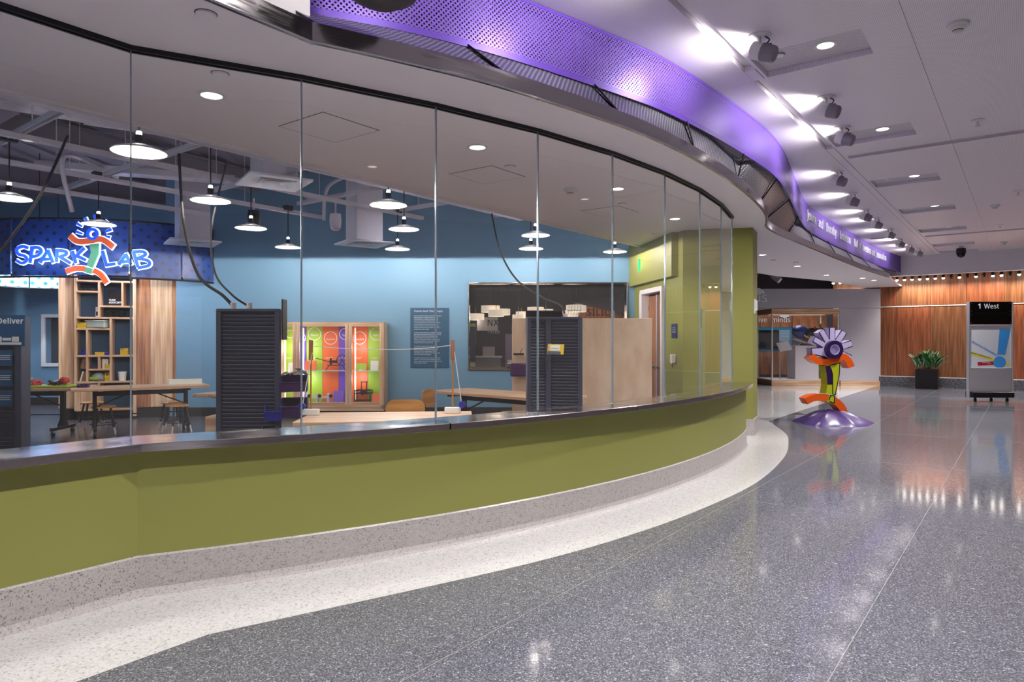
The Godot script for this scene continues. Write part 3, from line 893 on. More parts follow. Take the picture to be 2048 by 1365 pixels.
func wall_spot(u: float, w: float) -> void:
	var near := u < 10.0
	var d := thing("spotlight", "adjustable grey and white ceiling spotlight " + {2.6: "over the blunt end of the purple ribbon", 4.3: "over the first sweep of purple ribbon", 6.14: "beside the sixth ceiling trough from the wood wall", 8.13: "standing alone between two ceiling troughs", 9.39: "beside the fifth ceiling trough from the wood wall", 11.8: "aimed at the bare bend before the lettering", 13.7: "aimed just before the first letter on the ribbon", 15.6: "aimed at the second word on the ribbon", 16.8: "aimed at the third word on the ribbon", 18.6: "aimed at the fourth word on the ribbon", 20.5: "aimed at the seventh word on the ribbon", 21.9: "aimed at the last word on the ribbon", 23.0: "next to the wood wall bulkhead"}[u], "spotlight", hp(u, w, H_CEIL), TURN, "near ribbon spotlights" if near else "far ribbon spotlights")
	if not cache.has("spot plate"):
		mat("spot grey", Color(0.52, 0.50, 0.54), 0.5)
		cache["spot plate"] = lathe([Vector2(0, -0.01), Vector2(0.1, -0.01), Vector2(0.105, 0.0), Vector2(0, 0)], 28)
		cache["spot head"] = lathe([Vector2(0, -0.085), Vector2(0.04, -0.08), Vector2(0.066, -0.055), Vector2(0.076, -0.01), Vector2(0.076, 0.075), Vector2(0.07, 0.075), Vector2(0.066, 0.0), Vector2(0, -0.01)], 24)
		cache["spot barrel"] = lathe([Vector2(0, -0.135), Vector2(0.062, -0.135), Vector2(0.07, -0.125), Vector2(0.0785, -0.02), Vector2(0.076, -0.015)], 24)
		cache["spot lens"] = lathe([Vector2(0, 0.012), Vector2(0.064, 0.012), Vector2(0.064, 0.018), Vector2(0, 0.018)], 18)
	obj("plate", cache["spot plate"], M["white plastic"], d)
	obj("arm", rod(0.013, 0.08), M["white plastic"], d, Vector3(0, -0.085, 0.0))
	obj("cable", tube(spline3([Vector3(0.01, -0.01, 0.045), Vector3(0.02, -0.045, 0.08), Vector3(0.015, -0.075, 0.06), Vector3(0.01, -0.09, 0.1)], 5), 0.006, 6), M["black plastic"], d)
	# the barrel points across to the ribbon and a little up; its grey back hangs lower
	var hd := obj("lamp_head", cache["spot head"], M["white plastic"], d, Vector3(0, -0.14, 0.01), Vector3(deg_to_rad(-66), 0, 0))
	obj("barrel", cache["spot barrel"], M["spot grey"], hd)
	obj("lens", cache["spot lens"], M["lamp glow"], hd)
	spot(d, Vector3(0, -0.105, -0.07), Vector3(0, 0.3, -1), E_SPOT if near else E_SPOT * 0.5, 68.0, Color(1, 0.98, 0.96), 0.05, 0.9)

# a point of a drawing made at so many units to the metre
func pt(x: float, y: float, k: float, o: Vector2) -> Vector2:
	return Vector2((x - o.x) / k, (o.y - y) / k)

func pts2(a: Array, k: float, o: Vector2) -> Array:
	var out := []
	for i in range(0, a.size(), 2): out.append(pt(a[i], a[i + 1], k, o))
	return out

func hall_things() -> void:
	wash_lamps()
	sculpture()
	west_sign()
	planter()
	poster_stand()
	exit_sign_and_door()

func wash_lamps() -> void:
	var body := lathe([Vector2(0, 0.1), Vector2(0.04, 0.1), Vector2(0.045, 0.02), Vector2(0.05, 0.0), Vector2(0.042, 0.0), Vector2(0.035, 0.03), Vector2(0, 0.03)], 14)
	var lens := lathe([Vector2(0, -0.045), Vector2(0.03, -0.035), Vector2(0.042, -0.01), Vector2(0.04, 0.02), Vector2(0, 0.02)], 14, true)
	var rail := thing("lamp_track", "dark lighting track along the top of the wood wall", "lamp track", hp(25.3, 1.8, 3.615), TURN)
	bx("rail", M["dark metal"], rail, Vector3.ZERO, Vector3(0.05, 0.03, 7.2), 0.004)
	for k in 33:
		var w := 5.3 - 0.213 * k
		var on := not k in [4, 7, 8, 16, 18, 20, 23, 29]
		var o := thing("wash_lamp", "small lit lamp on the track above the wood wall" if on else "small unlit lamp on the track above the wood wall", "track lamp", hp(25.3, w, 3.49), TURN, "lit lamps above the wood wall" if on else "unlit lamps above the wood wall")
		obj("housing", body, M["dark metal"], o)
		obj("bulb", lens, M["lamp glow"] if on else M["black plastic"], o)
		if on: spot(o, Vector3(0, -0.01, 0), Vector3(0.25, -1, 0), E_WASH, 64.0, Color(1, 0.95, 0.88), 0.03, 0.8)

func sculpture() -> void:
	mat("sculpture orange", Color(0.90, 0.36, 0.07), 0.3)
	mat("sculpture lime", Color(0.70, 0.74, 0.13), 0.3)
	mat("sculpture purple", Color(0.16, 0.08, 0.30), 0.3)
	mat("sculpture lavender", Color(0.74, 0.70, 0.84), 0.3)
	mat("sculpture black", Color(0.02, 0.02, 0.03), 0.35)
	var m := mat("sculpture hill", Color(0.31, 0.23, 0.46), 0.3)
	var s := thing("figure_sculpture", "tall painted figure sculpture with eye head, lime body and orange limbs on purple mound", "sculpture", Vector3(5.86, 0, -12.5), deg_to_rad(8))
	# mound with folds
	var st := start(0)
	var na := 98
	var nr := 16
	var grid := []
	for i in nr + 1:
		var row := []
		for j in na:
			var a := TAU * j / na
			var edge := 0.64 + 0.05 * sin(3 * a + 0.6) + 0.05 * sin(5 * a + 1.4) + 0.02 * sin(9 * a)
			var f := float(i) / nr
			var ridge := 1.0 - absf(sin(3.5 * a + 0.9))
			var h := 0.20 * pow(1.0 - pow(f, 1.3), 0.9) + 0.13 * ridge * ridge * pow(f, 0.7) * (1.0 - f) + (0.035 * sqrt(1.0 - f) if i < nr else 0.0)
			row.append(Vector3(cos(a) * edge * f * 1.03, h, sin(a) * edge * f))
		grid.append(row)
	for i in nr:
		for j in na:
			var k := (j + 1) % na
			quad(st, grid[i][k], grid[i][j], grid[i + 1][j], grid[i + 1][k])
	st.index()
	st.generate_normals()
	obj("mound", st.commit(), m, s)
	var k := 645.0
	var o := Vector2(416, 1222)
	var sx := 1.12
	var wide := func(a: PackedVector2Array) -> PackedVector2Array:
		for i in a.size(): a[i].x *= sx
		return a
	# limbs: fat arcs with depth
	for a in [["arm", spline2(pts2([152, 428, 215, 482, 290, 500, 380, 494, 470, 458], k, o), 5), 0.108], ["arm", spline2(pts2([462, 462, 520, 442, 570, 490, 603, 562], k, o), 5), 0.115], ["leg", spline2(pts2([92, 958, 170, 922, 260, 914, 350, 934], k, o), 5), 0.12], ["leg", spline2(pts2([385, 940, 450, 985, 500, 1050, 530, 1130], k, o), 5), 0.125]]:
		obj(a[0], extrude(wide.call(stroke(Array(a[1]), a[2])), -0.1, 0.1), M["sculpture orange"], s)
	# body with its painted panels
	var body := obj("body", extrude(wide.call(PackedVector2Array(pts2([300, 545, 470, 503, 464, 640, 418, 888, 312, 872, 328, 760, 318, 640], k, o))), -0.1, 0.1), M["sculpture lime"], s)
	obj("painted_panel", extrude(wide.call(PackedVector2Array(pts2([302, 547, 347, 547, 384, 640, 385, 760, 328, 760, 318, 640], k, o))), 0.1, 0.102), M["sculpture purple"], body)
	for l in [[347, 545, 372, 590, 385, 650, 386, 880], [352, 545, 470, 508], [468, 506, 462, 640, 416, 886], [384, 760, 328, 760], [386, 878, 418, 886]]:
		obj("outline", extrude(wide.call(stroke(pts2(l, k, o), 0.014)), 0.1, 0.104), M["sculpture black"], body)
	var hip := obj("hip", extrude(wide.call(PackedVector2Array(pts2([345, 884, 412, 892, 404, 998, 322, 966], k, o))), -0.11, 0.115), M["sculpture lime"], s)
	for l in [[352, 890, 405, 898], [404, 896, 398, 985], [398, 984, 345, 962], [358, 892, 335, 948]]:
		obj("outline", extrude(wide.call(stroke(pts2(l, k, o), 0.016)), 0.115, 0.119), M["sculpture black"], hip)
	# head: flared rays round an eye ring
	var c := pt(390, 355, k, o)
	c.x *= sx
	var star := func(r0: float, r1: float, spread: float) -> PackedVector2Array:
		var out := PackedVector2Array()
		var an := [-24.0, 16.0, 54.0, 90.0, 122.0, 152.0, 184.0]
		for i in an.size():
			var a: float = an[i]
			for d in [-spread, spread]:
				out.append(c + Vector2(cos(deg_to_rad(a + d)), sin(deg_to_rad(a + d))) * (r1 if i % 2 == 0 else r1 * 1.0))
			if i < an.size() - 1:
				for q in [0.36, 0.5, 0.64]:
					var b: float = lerpf(a + spread, an[i + 1] - spread, q)
					out.append(c + Vector2(cos(deg_to_rad(b)), sin(deg_to_rad(b))) * (r0 * (1.0 if q == 0.5 else 1.04)))
		for q in [0.2, 0.5, 0.8]:
			var b: float = lerpf(196.0, 322.0, q)
			out.append(c + Vector2(cos(deg_to_rad(b)), sin(deg_to_rad(b))) * r0)
		return out
	var rays := obj("rays", extrude(star.call(0.2, 0.40, 8.5), -0.10, 0.07), M["sculpture lavender"], s)
	obj("outline", extrude(star.call(0.21, 0.408, 9.0), 0.07, 0.078), M["sculpture purple"], rays)
	obj("inlay", extrude(star.call(0.185, 0.40, 6.4), 0.078, 0.082), M["sculpture lavender"], rays)
	var ring := lathe([Vector2(0.095, -0.1), Vector2(0.165, -0.1), Vector2(0.165, 0.1), Vector2(0.095, 0.1), Vector2(0.095, -0.1)], 36)
	obj("eye_ring", ring, M["sculpture purple"], s, Vector3(c.x, c.y, 0.06), Vector3(PI / 2, 0, 0))
	obj("eye_lining", lathe([Vector2(0.088, -0.12), Vector2(0.095, -0.12), Vector2(0.095, 0.099), Vector2(0.088, 0.099), Vector2(0.088, -0.12)], 36), M["sculpture lavender"], s, Vector3(c.x, c.y, 0.06), Vector3(PI / 2, 0, 0))
	obj("eye_disc", rod(0.094, 0.02, 28), M["sculpture lavender"], s, Vector3(c.x, c.y, 0.0), Vector3(PI / 2, 0, 0))

func west_sign() -> void:
	var s := thing("directory_sign", "tall wheeled hall sign with black glass header and white poster", "sign", Vector3(11.83, 0, -16.9), deg_to_rad(-3))
	for x in [-1, 1]:
		bx("post", M["brushed steel"], s, Vector3(x * 0.52, 1.29, 0), Vector3(0.03, 2.36, 0.1), 0.004)
	bx("plinth", M["black metal"], s, Vector3(0, 0.175, 0), Vector3(1.0, 0.14, 0.3), 0.01)
	for x in [-0.38, 0.0, 0.38]:
		var c := obj("caster", rod(0.045, 0.03, 14), M["black plastic"], s, Vector3(x - 0.015, 0.045, 0.05), Vector3(0, 0, -PI / 2))
		bx("fork", M["black metal"], c, Vector3(-0.035, 0.015, 0), Vector3(0.06, 0.045, 0.03))
	bx("base_panel", M["brushed steel"], s, Vector3(0, 0.53, 0.0), Vector3(1.0, 0.57, 0.09), 0.006)
	var p := bx("poster", mat("poster white", Color(0.82, 0.83, 0.86), 0.35), s, Vector3(0, 1.345, 0.0), Vector3(0.98, 1.04, 0.05), 0.002)
	for a in [[Vector3(0, 1.885, 0.01), Vector3(1.0, 0.035, 0.07)], [Vector3(0, 0.825, 0.01), Vector3(1.0, 0.02, 0.07)], [Vector3(-0.495, 1.345, 0.01), Vector3(0.02, 1.06, 0.07)], [Vector3(0.495, 1.345, 0.01), Vector3(0.02, 1.06, 0.07)]]:
		bx("frame", M["brushed steel"], s, a[0], a[1], 0.003)
	poster_art(p, 0.026)
	var h := bx("header", mat("black glass", Color(0.015, 0.014, 0.02), 0.06), s, Vector3(0, 2.19, 0.01), Vector3(1.02, 0.56, 0.05), 0.003)
	bx("joint", M["dark metal"], h, Vector3(0, 0.0, 0.026), Vector3(1.02, 0.005, 0.002))
	letters("lettering", "1", 0.115, M["ink white"], h, Vector3(-0.31, 0.075, 0.027), 0.0, 0.003, true)
	letters("lettering", "West", 0.115, M["ink white"], h, Vector3(-0.16, 0.075, 0.027), 0.0, 0.003)
	for x in [-0.46, 0.46]:
		for y in [-0.24, -0.045, 0.045, 0.24]:
			obj("stud", rod(0.012, 0.008, 10), M["chrome"], h, Vector3(x, y, 0.025), Vector3(PI / 2, 0, 0))

# flat print shared by the sign's poster: exclamation mark, slogans and strips, in metres from the poster's middle
func poster_art(p: Node3D, z: float) -> void:
	if not M.has("print blue"):
		mat("print blue", Color(0.25, 0.60, 0.88), 0.4)
		mat("print yellow", Color(0.90, 0.86, 0.20), 0.4)
		mat("print red", Color(0.72, 0.12, 0.16), 0.4)
	obj("strip", extrude(PackedVector2Array([Vector2(-0.49, -0.105), Vector2(0.49, -0.4), Vector2(0.49, -0.47), Vector2(-0.49, -0.17)]), z, z + 0.001), M["print yellow"], p)
	obj("strip", extrude(PackedVector2Array([Vector2(-0.31, -0.37), Vector2(0.08, -0.35), Vector2(0.08, -0.43), Vector2(-0.3, -0.455)]), z, z + 0.001), M["print red"], p)
	obj("exclamation_mark", extrude(PackedVector2Array([Vector2(0.22, 0.46), Vector2(0.48, 0.44), Vector2(0.35, -0.185), Vector2(0.165, -0.175)]), z + 0.001, z + 0.002), M["print blue"], p)
	obj("exclamation_dot", extrude(PackedVector2Array(arc2(Vector2(0.22, -0.37), 0.15, 0, 348, 29)), z + 0.001, z + 0.002), M["print blue"], p)
	var a := letters("lettering", "America Innovates", 0.058, M["print blue"], p, Vector3(-0.465, 0.105, z + 0.001), 0.0, 0.002)
	a.rotation.z = -0.52
	var b := letters("lettering", "GRAND OPENING JULY 1", 0.032, M["ink dark"], p, Vector3(-0.475, -0.155, z + 0.001), 0.0, 0.002, true)
	b.rotation.z = -0.295
	letters("lettering", "INNOVATION", 0.02, M["ink white"], p, Vector3(-0.2, -0.395, z + 0.001), 0.0, 0.002)
	letters("lettering", "WING", 0.02, M["ink white"], p, Vector3(-0.06, -0.425, z + 0.001), 0.0, 0.002)

func planter() -> void:
	var s := thing("potted_plant", "dense leafy plant in a square dark planter before wood wall", "plant", hp(24.95, 2.5), TURN)
	bx("planter", mat("planter plum", Color(0.05, 0.035, 0.06), 0.35), s, Vector3(0, 0.32, 0), Vector3(0.6, 0.6, 0.6), 0.012)
	bx("plinth", M["black metal"], s, Vector3(0, 0.012, 0), Vector3(0.56, 0.024, 0.56))
	bx("soil", mat("soil", Color(0.07, 0.05, 0.04), 0.95), s, Vector3(0, 0.615, 0), Vector3(0.54, 0.02, 0.54))
	var greens := [mat("leaf dark", Color(0.13, 0.30, 0.15), 0.3), mat("leaf mid", Color(0.22, 0.42, 0.22), 0.3), mat("leaf pale", Color(0.56, 0.68, 0.54), 0.3)]
	var leaf := []
	for v in 3:
		var st := start(0)
		var ln := 0.22 + 0.05 * v
		var spine := []
		for i in 7:
			var f := i / 6.0
			spine.append([Vector3(0, sin(f * 1.9) * 0.13, f * ln), 0.032 * sin(PI * pow(f, 0.8)) + 0.001])
		for i in 6:
			var a: Vector3 = spine[i][0]
			var b: Vector3 = spine[i + 1][0]
			var wa := Vector3(spine[i][1], 0.006, 0)
			var wb := Vector3(spine[i + 1][1], 0.006, 0)
			var ma := Vector3(-wa.x, wa.y, 0)
			var mb := Vector3(-wb.x, wb.y, 0)
			quad(st, a, b, b + wb, a + wa)
			quad(st, a + ma, b + mb, b, a)
		st.generate_normals()
		leaf.append(st.commit())
	for i in 290:
		var r := 0.4 * sqrt(rng.randf())
		var a := rng.randf() * TAU
		var y := 0.64 + 0.34 * rng.randf() * (1.0 - r * 0.9)
		var out := rng.randf_range(0.1, 1.25)
		var o := obj("leaf", leaf[i % 3], greens[(i * 7 + int(r * 10)) % 3], s, Vector3(cos(a) * r * 0.85, y, sin(a) * r * 0.85))
		o.rotation = Vector3(-out, -a + PI / 2 + rng.randf_range(-0.6, 0.6), rng.randf_range(-0.3, 0.3))
	for i in 7:
		var a := TAU * i / 7.0
		obj("stem", bar(Vector3(cos(a) * 0.08, 0.6, sin(a) * 0.08), Vector3(cos(a) * 0.2, 0.95, sin(a) * 0.2), 0.008, 6), greens[0], s)

func poster_stand() -> void:
	# stands behind the viewer; only its mirror image shows in the second pane
	var s := thing("poster_stand", "white poster stand with yellow strip, mirrored in the glass", "sign", Vector3(0.62, 0, 0.95), deg_to_rad(207))
	bx("foot", M["brushed steel"], s, Vector3(0, 0.02, 0), Vector3(0.8, 0.04, 0.4), 0.006)
	bx("base_panel", M["brushed steel"], s, Vector3(0, 0.42, 0), Vector3(0.86, 0.78, 0.08), 0.004)
	var p := bx("poster", M["poster white"], s, Vector3(0, 1.47, 0), Vector3(0.86, 1.3, 0.05), 0.002)
	obj("strip", extrude(PackedVector2Array([Vector2(-0.43, 0.42), Vector2(0.43, 0.58), Vector2(0.43, 0.44), Vector2(-0.43, 0.28)]), 0.026, 0.027), M["print yellow"], p)
	var b := letters("lettering", "GRAND OPENING", 0.07, M["ink dark"], p, Vector3(-0.36, 0.34, 0.028), 0.0, 0.002)
	b.rotation.z = 0.184
	var a := letters("lettering", "America", 0.11, M["print blue"], p, Vector3(-0.38, -0.2, 0.028), 0.0, 0.002)
	a.rotation.z = 0.42

func exit_sign_and_door() -> void:
	var e := thing("exit_sign", "green glowing exit sign with running figure on green bulkhead", "exit sign", Vector3(2.42, 2.82, -12.9), deg_to_rad(-4))
	bx("bracket", M["white plastic"], e, Vector3(0.06, 0.25, 0), Vector3(0.1, 0.02, 0.04))
	var pl := bx("sign_face", M["exit glow"], e, Vector3(0.03, 0.12, 0), Vector3(0.13, 0.24, 0.02), 0.004)
	obj("running_figure", extrude(PackedVector2Array([Vector2(-0.03, -0.07), Vector2(0.0, -0.02), Vector2(-0.02, 0.03), Vector2(0.0, 0.06), Vector2(0.03, 0.05), Vector2(0.02, 0.0), Vector2(0.04, -0.06), Vector2(0.02, -0.065), Vector2(0.01, -0.03), Vector2(-0.015, -0.075)]), 0.011, 0.013), M["white plastic"], pl)
	omni(e, Vector3(0.03, 0.12, 0.08), 0.015, Color(0.2, 1.0, 0.75), 0.05)
	# double door on the green wall: frame, one leaf open a little
	var t := Vector2(2.78 - 2.44, 11.07 - 13.62).normalized()
	var org := Vector2(2.44, 13.62) + t * 1.17
	var d := Node3D.new()
	d.name = "door_1"
	add_child(d)
	d.position = Vector3(org.x, 0, -org.y)
	d.rotation.y = atan2(t.y, t.x)
	tag(d, "cherry wood double door in a white frame on the green wall", "door", "", "structure")
	bx("door_frame", M["white paint"], d, Vector3(-0.56, 1.2, 0.0), Vector3(0.14, 2.4, 0.16), 0.006)
	bx("door_frame", M["white paint"], d, Vector3(0.56, 1.2, 0.0), Vector3(0.06, 2.4, 0.16), 0.006)
	bx("door_frame", M["white paint"], d, Vector3(0, 2.42, 0.0), Vector3(1.2, 0.09, 0.16), 0.006)
	for x in [-1, 1]:
		var leaf := bx("door_leaf", M["cherry veneer"], d, Vector3(-0.2 if x < 0 else 0.3, 1.17, -0.08), Vector3(0.55 if x < 0 else 0.42, 2.34, 0.045), 0.004)
		bx("push_bar", M["chrome"], leaf, Vector3(0, -0.15, 0.05), Vector3(0.4, 0.05, 0.05), 0.008)
		for y in [-0.95, 0.0, 0.95]:
			bx("hinge", M["chrome"], leaf, Vector3(-0.26 if x < 0 else 0.2, y, 0.025), Vector3(0.03, 0.1, 0.012))
	bx("astragal", M["brushed steel"], d, Vector3(0.08, 1.17, -0.04), Vector3(0.05, 2.34, 0.06), 0.004)
	var back := bx("vestibule_panel", M["dark grey paint"], d, Vector3(0, 1.2, -0.3), Vector3(1.3, 2.5, 0.04))
	# things on the short green wall beside the door
	var q := Vector2(2.44, 13.62) + t * 2.2
	var pl2 := thing("wall_plaque", "small dark blue plaque on the green wall by the door", "plaque", Vector3(q.x, 1.55, -q.y), atan2(t.y, t.x))
	bx("plate", mat("plaque blue", Color(0.06, 0.16, 0.36), 0.4), pl2, Vector3(0, 0.12, 0.012), Vector3(0.24, 0.24, 0.012), 0.002)
	for k in 3:
		bx("text_line", M["ink white"], pl2, Vector3(0, 0.17 - 0.035 * k, 0.019), Vector3(0.1 if k == 0 else 0.16, 0.008, 0.002))
	var q2 := Vector2(2.44, 13.62) + t * 2.18
	var ph := thing("wall_phone", "white intercom box on the green wall below the blue plaque", "intercom", Vector3(q2.x, 1.12, -q2.y), atan2(t.y, t.x))
	bx("body", M["white plastic"], ph, Vector3(0, 0.08, 0.03), Vector3(0.16, 0.15, 0.05), 0.01)
	bx("handset", M["white plastic"], ph, Vector3(0.06, 0.08, 0.065), Vector3(0.04, 0.16, 0.03), 0.008)
	obj("cord", tube(spline3([Vector3(0.06, 0.0, 0.06), Vector3(0.065, -0.04, 0.065), Vector3(0.05, -0.06, 0.05)], 4), 0.006, 6), M["dark metal"], ph)

func inventors_corner() -> void:
	var sd := thing("wall_sounder", "white alarm sounder on the edge of the green column", "alarm", Vector3(3.9, 1.98, -11.02), 0.4)
	bx("body", M["white plastic"], sd, Vector3(0, 0.09, 0), Vector3(0.08, 0.18, 0.12), 0.015)
	bx("backplate", M["white plastic"], sd, Vector3(-0.035, 0.08, 0), Vector3(0.03, 0.24, 0.14), 0.006)
	# gallery behind the grey wall
	structure("floor_gallery", slab(PackedVector2Array([Vector2(3.9, 12.6), Vector2(6.4, 20.5), Vector2(6.6, 22.95), Vector2(13.8, 22.95), Vector2(14.5, 29.5), Vector2(8.0, 29.5), Vector2(2.5, 13.0)]), -0.05, -0.0005), M["carpet"], "dark carpet of the gallery behind the display case", "floor", false)
	structure("wall_gallery_left", slab(PackedVector2Array([Vector2(3.75, 11.7), Vector2(3.95, 11.7), Vector2(6.0, 22.8), Vector2(8.3, 28.4), Vector2(8.0, 28.4), Vector2(5.8, 22.8)]), 0.0, 4.6), M["dark grey paint"], "dark side wall of the gallery past the green column", "wall", false)
	structure("wall_gallery_right", slab(PackedVector2Array([Vector2(11.5, 24.1), Vector2(11.7, 24.1), Vector2(14.2, 29.0), Vector2(14.0, 29.0)]), 0.0, 4.6), M["dark grey paint"], "dark partition behind the wood wall in the gallery", "wall", false)
	var bw := structure("wall_gallery_back", slab(PackedVector2Array([Vector2(8.0, 28.0), Vector2(15.0, 28.0), Vector2(15.0, 28.2), Vector2(8.0, 28.2)]), 0.0, 4.6), M["dark grey paint"], "gallery back wall with wood panels and teal text panel", "wall", false)
	structure("ceiling_gallery", slab(PackedVector2Array([Vector2(3.6, 11.0), Vector2(10.0, 20.0), Vector2(12.2, 23.6), Vector2(15.2, 24.0), Vector2(15.2, 28.4), Vector2(8.4, 28.4), Vector2(2.6, 12.0)]), 4.5, 4.7), M["deck paint"], "dark open ceiling of the gallery", "ceiling", false)
	bx("wood_panel", M["cherry veneer"], bw, Vector3(10.6, 2.42, -27.98), Vector3(1.7, 0.72, 0.04), 0.004)
	bx("wood_panel", M["cherry veneer"], bw, Vector3(12.2, 2.42, -27.98), Vector3(1.4, 0.72, 0.04), 0.004)
	bx("wood_panel", M["cherry veneer"], bw, Vector3(10.6, 0.6, -27.98), Vector3(1.7, 0.95, 0.04), 0.004)
	var teal := mat("teal panel", Color(0.03, 0.50, 0.66), 0.4)
	var tp := bx("text_panel", teal, bw, Vector3(10.6, 1.57, -27.97), Vector3(1.7, 0.96, 0.04), 0.002)
	for k in 13:
		bx("text_line", M["ink white"], tp, Vector3(0.55 + 0.02 * sin(k * 2.1), 0.36 - 0.035 * k, 0.021), Vector3(0.46 - 0.05 * absf(sin(k * 1.7)), 0.012, 0.002))
	bx("screen", M["black glass"], bw, Vector3(10.45, 1.58, -27.93), Vector3(0.95, 0.72, 0.04), 0.004)
	letters("lettering", "inventive", 0.2, M["ink white"], bw, Vector3(9.3, 2.2, -27.95), 0.0, 0.02)
	letters("lettering", "minds", 0.2, M["ink white"], bw, Vector3(10.62, 2.2, -27.95), 0.0, 0.02)
	cloud(bw, Vector3(11.15, 2.55, -27.955), 0.2)
	# shelved niche right of the text panel
	bx("niche_back", M["slate enamel"], bw, Vector3(12.2, 1.05, -27.97), Vector3(1.4, 1.98, 0.03))
	for y in [0.35, 0.8, 1.25, 1.7, 2.04]:
		bx("shelf", M["brushed steel"], bw, Vector3(12.2, y, -27.83), Vector3(1.4, 0.02, 0.28))
	bx("picture", M["cherry veneer"], bw, Vector3(11.95, 1.5, -27.9), Vector3(0.42, 0.24, 0.03))
	# grey wall in front, with its fascia over the case
	var g := PackedVector2Array([Vector2(11.0, 22.9), Vector2(12.52, 22.9), Vector2(12.52, 23.1), Vector2(11.0, 23.1)])
	var gw := structure("wall_grey", slab(g, 0.16, 2.595), M["grey paint"], "pale grey partition wall beside the display case", "wall", false)
	structure("trim_6", slab(PackedVector2Array([Vector2(6.2, 22.9), Vector2(12.52, 22.9), Vector2(12.52, 23.1), Vector2(6.2, 23.1)]), 2.605, 3.25), M["grey paint"], "grey fascia with white lettering above the display case", "fascia", false)
	structure("baseboard_grey", slab(PackedVector2Array([Vector2(11.02, 22.88), Vector2(12.54, 22.88), Vector2(12.54, 23.1), Vector2(11.02, 23.1)]), 0.0, 0.16), M["maple"], "pale wood baseboard under the grey partition wall", "baseboard", false)
	var fs := thing("fascia_lettering", "white word and cloud emblem on the grey fascia", "lettering", Vector3(7.27, 2.72, -22.89))
	letters("lettering", "minds", 0.33, M["ink white"], fs, Vector3(0.0, -0.03, 0), 0.0, 0.02)
	cloud(fs, Vector3(1.02, 0.43, 0.0), 0.2)
	# case
	var c := thing("display_case", "glass display case with pale wood base and header beside grey wall", "display case", Vector3(9.85, 0, -23.6))
	bx("base", M["maple"], c, Vector3(0, 0.09, 0), Vector3(2.28, 0.18, 1.4), 0.006)
	bx("header", M["maple"], c, Vector3(0, 2.50, 0), Vector3(2.28, 0.18, 1.4), 0.006)
	bx("deck", M["white paint"], c, Vector3(0, 0.19, 0), Vector3(2.2, 0.02, 1.3))
	for x in [-1, 1]:
		for z in [-1, 1]:
			bx("corner_post", M["white plastic"], c, Vector3(x * 1.115, 1.3, z * 0.675), Vector3(0.045, 2.24, 0.045), 0.004)
		obj("side_pane", sheet(1.3, 2.22), M["clear glass"], c, Vector3(x * 1.12, 1.3, 0), Vector3(0, PI / 2, 0))
	obj("pane", sheet(2.18, 2.22), M["clear glass"], c, Vector3(0, 1.3, 0.68))
	obj("pane", sheet(2.18, 2.22), M["clear glass"], c, Vector3(0, 1.3, -0.68))
	bx("header_light", M["drum glow"], c, Vector3(0, 2.4, 0), Vector3(1.9, 0.012, 0.12))
	spot(c, Vector3(0, 2.385, 0), Vector3.DOWN, 1.2, 75.0, Color(1, 0.97, 0.95), 0.3, 0.5)
	var pd := thing("pedestal", "white box pedestal inside the glass display case", "pedestal", Vector3(10.05, 0.2, -23.6))
	bx("box", M["white paint"], pd, Vector3(0, 0.57, 0), Vector3(0.8, 1.14, 0.7), 0.006)
	var fl := thing("hooded_craft_model", "blue hooded craft model with yellow straps and red ball on white pedestal", "model", Vector3(10.05, 1.34, -23.6))
	obj("deck_plate", extrude(PackedVector2Array([Vector2(-0.3, 0.2), Vector2(0.42, -0.02), Vector2(0.42, 0.0), Vector2(-0.3, 0.25)]), -0.15, 0.15), M["pipe paint"], fl)
	obj("hood", lathe([Vector2(0, 0.0), Vector2(0.2, 0.02), Vector2(0.27, 0.14), Vector2(0.24, 0.3), Vector2(0.12, 0.42), Vector2(0, 0.46)], 20, true), mat("hood blue", Color(0.07, 0.2, 0.5), 0.5), fl, Vector3(-0.2, 0.3, 0), Vector3(0, 0, -0.6))
	obj("nose", lathe([Vector2(0, 0), Vector2(0.09, 0.02), Vector2(0.07, 0.2), Vector2(0, 0.3)], 14, true), M["black plastic"], fl, Vector3(0.12, 0.5, 0), Vector3(0, 0, -1.3))
	obj("ball", lathe([Vector2(0, -0.05), Vector2(0.035, -0.035), Vector2(0.05, 0), Vector2(0.035, 0.035), Vector2(0, 0.05)], 14, true), M["print red"], fl, Vector3(0.42, 0.62, 0))
	obj("strap", tube(spline3([Vector3(-0.12, 0.52, 0.2), Vector3(-0.02, 0.34, 0.24), Vector3(0.12, 0.27, 0.22)], 5), 0.025, 8), M["print yellow"], fl)
	for x in [-0.2, 0.25]:
		obj("strut", bar(Vector3(x, 0.0, 0.1), Vector3(x + 0.2, 0.18, 0.1), 0.012, 6), M["chrome"], fl)
	var yp := thing("brass_pole", "upright brass pole beside the blue hooded model", "pole", Vector3(10.62, 0.2, -23.5))
	obj("shaft", rod(0.03, 1.9, 10), mat("brass", Color(0.72, 0.55, 0.24), 0.3, 0.8), yp)
	obj("foot", rod(0.09, 0.03, 16), M["brass"], yp)
	var lb := thing("label_stand", "slim stand with tilted white label card inside the case", "label stand", Vector3(9.1, 0.2, -23.2))
	obj("stem", rod(0.02, 1.05, 8), M["brushed steel"], lb)
	bx("card", M["white paint"], lb, Vector3(0.13, 1.12, 0.05), Vector3(0.42, 0.02, 0.36), 0.003, Vector3(0.9, 0.3, 0.3))
	for p in [Vector3(10.3, 4.49, -26.6), Vector3(12.0, 4.49, -26.4)]:
		downlight(p, "recessed downlight in the dark gallery ceiling", "gallery downlights", 7.0)
	for p in [[21.6, 3.75], [22.6, 3.62]]:
		downlight(hp(p[0], p[1], H_SOF), "recessed downlight in the soffit before the grey partition wall", "downlights before the grey wall", 9.0)
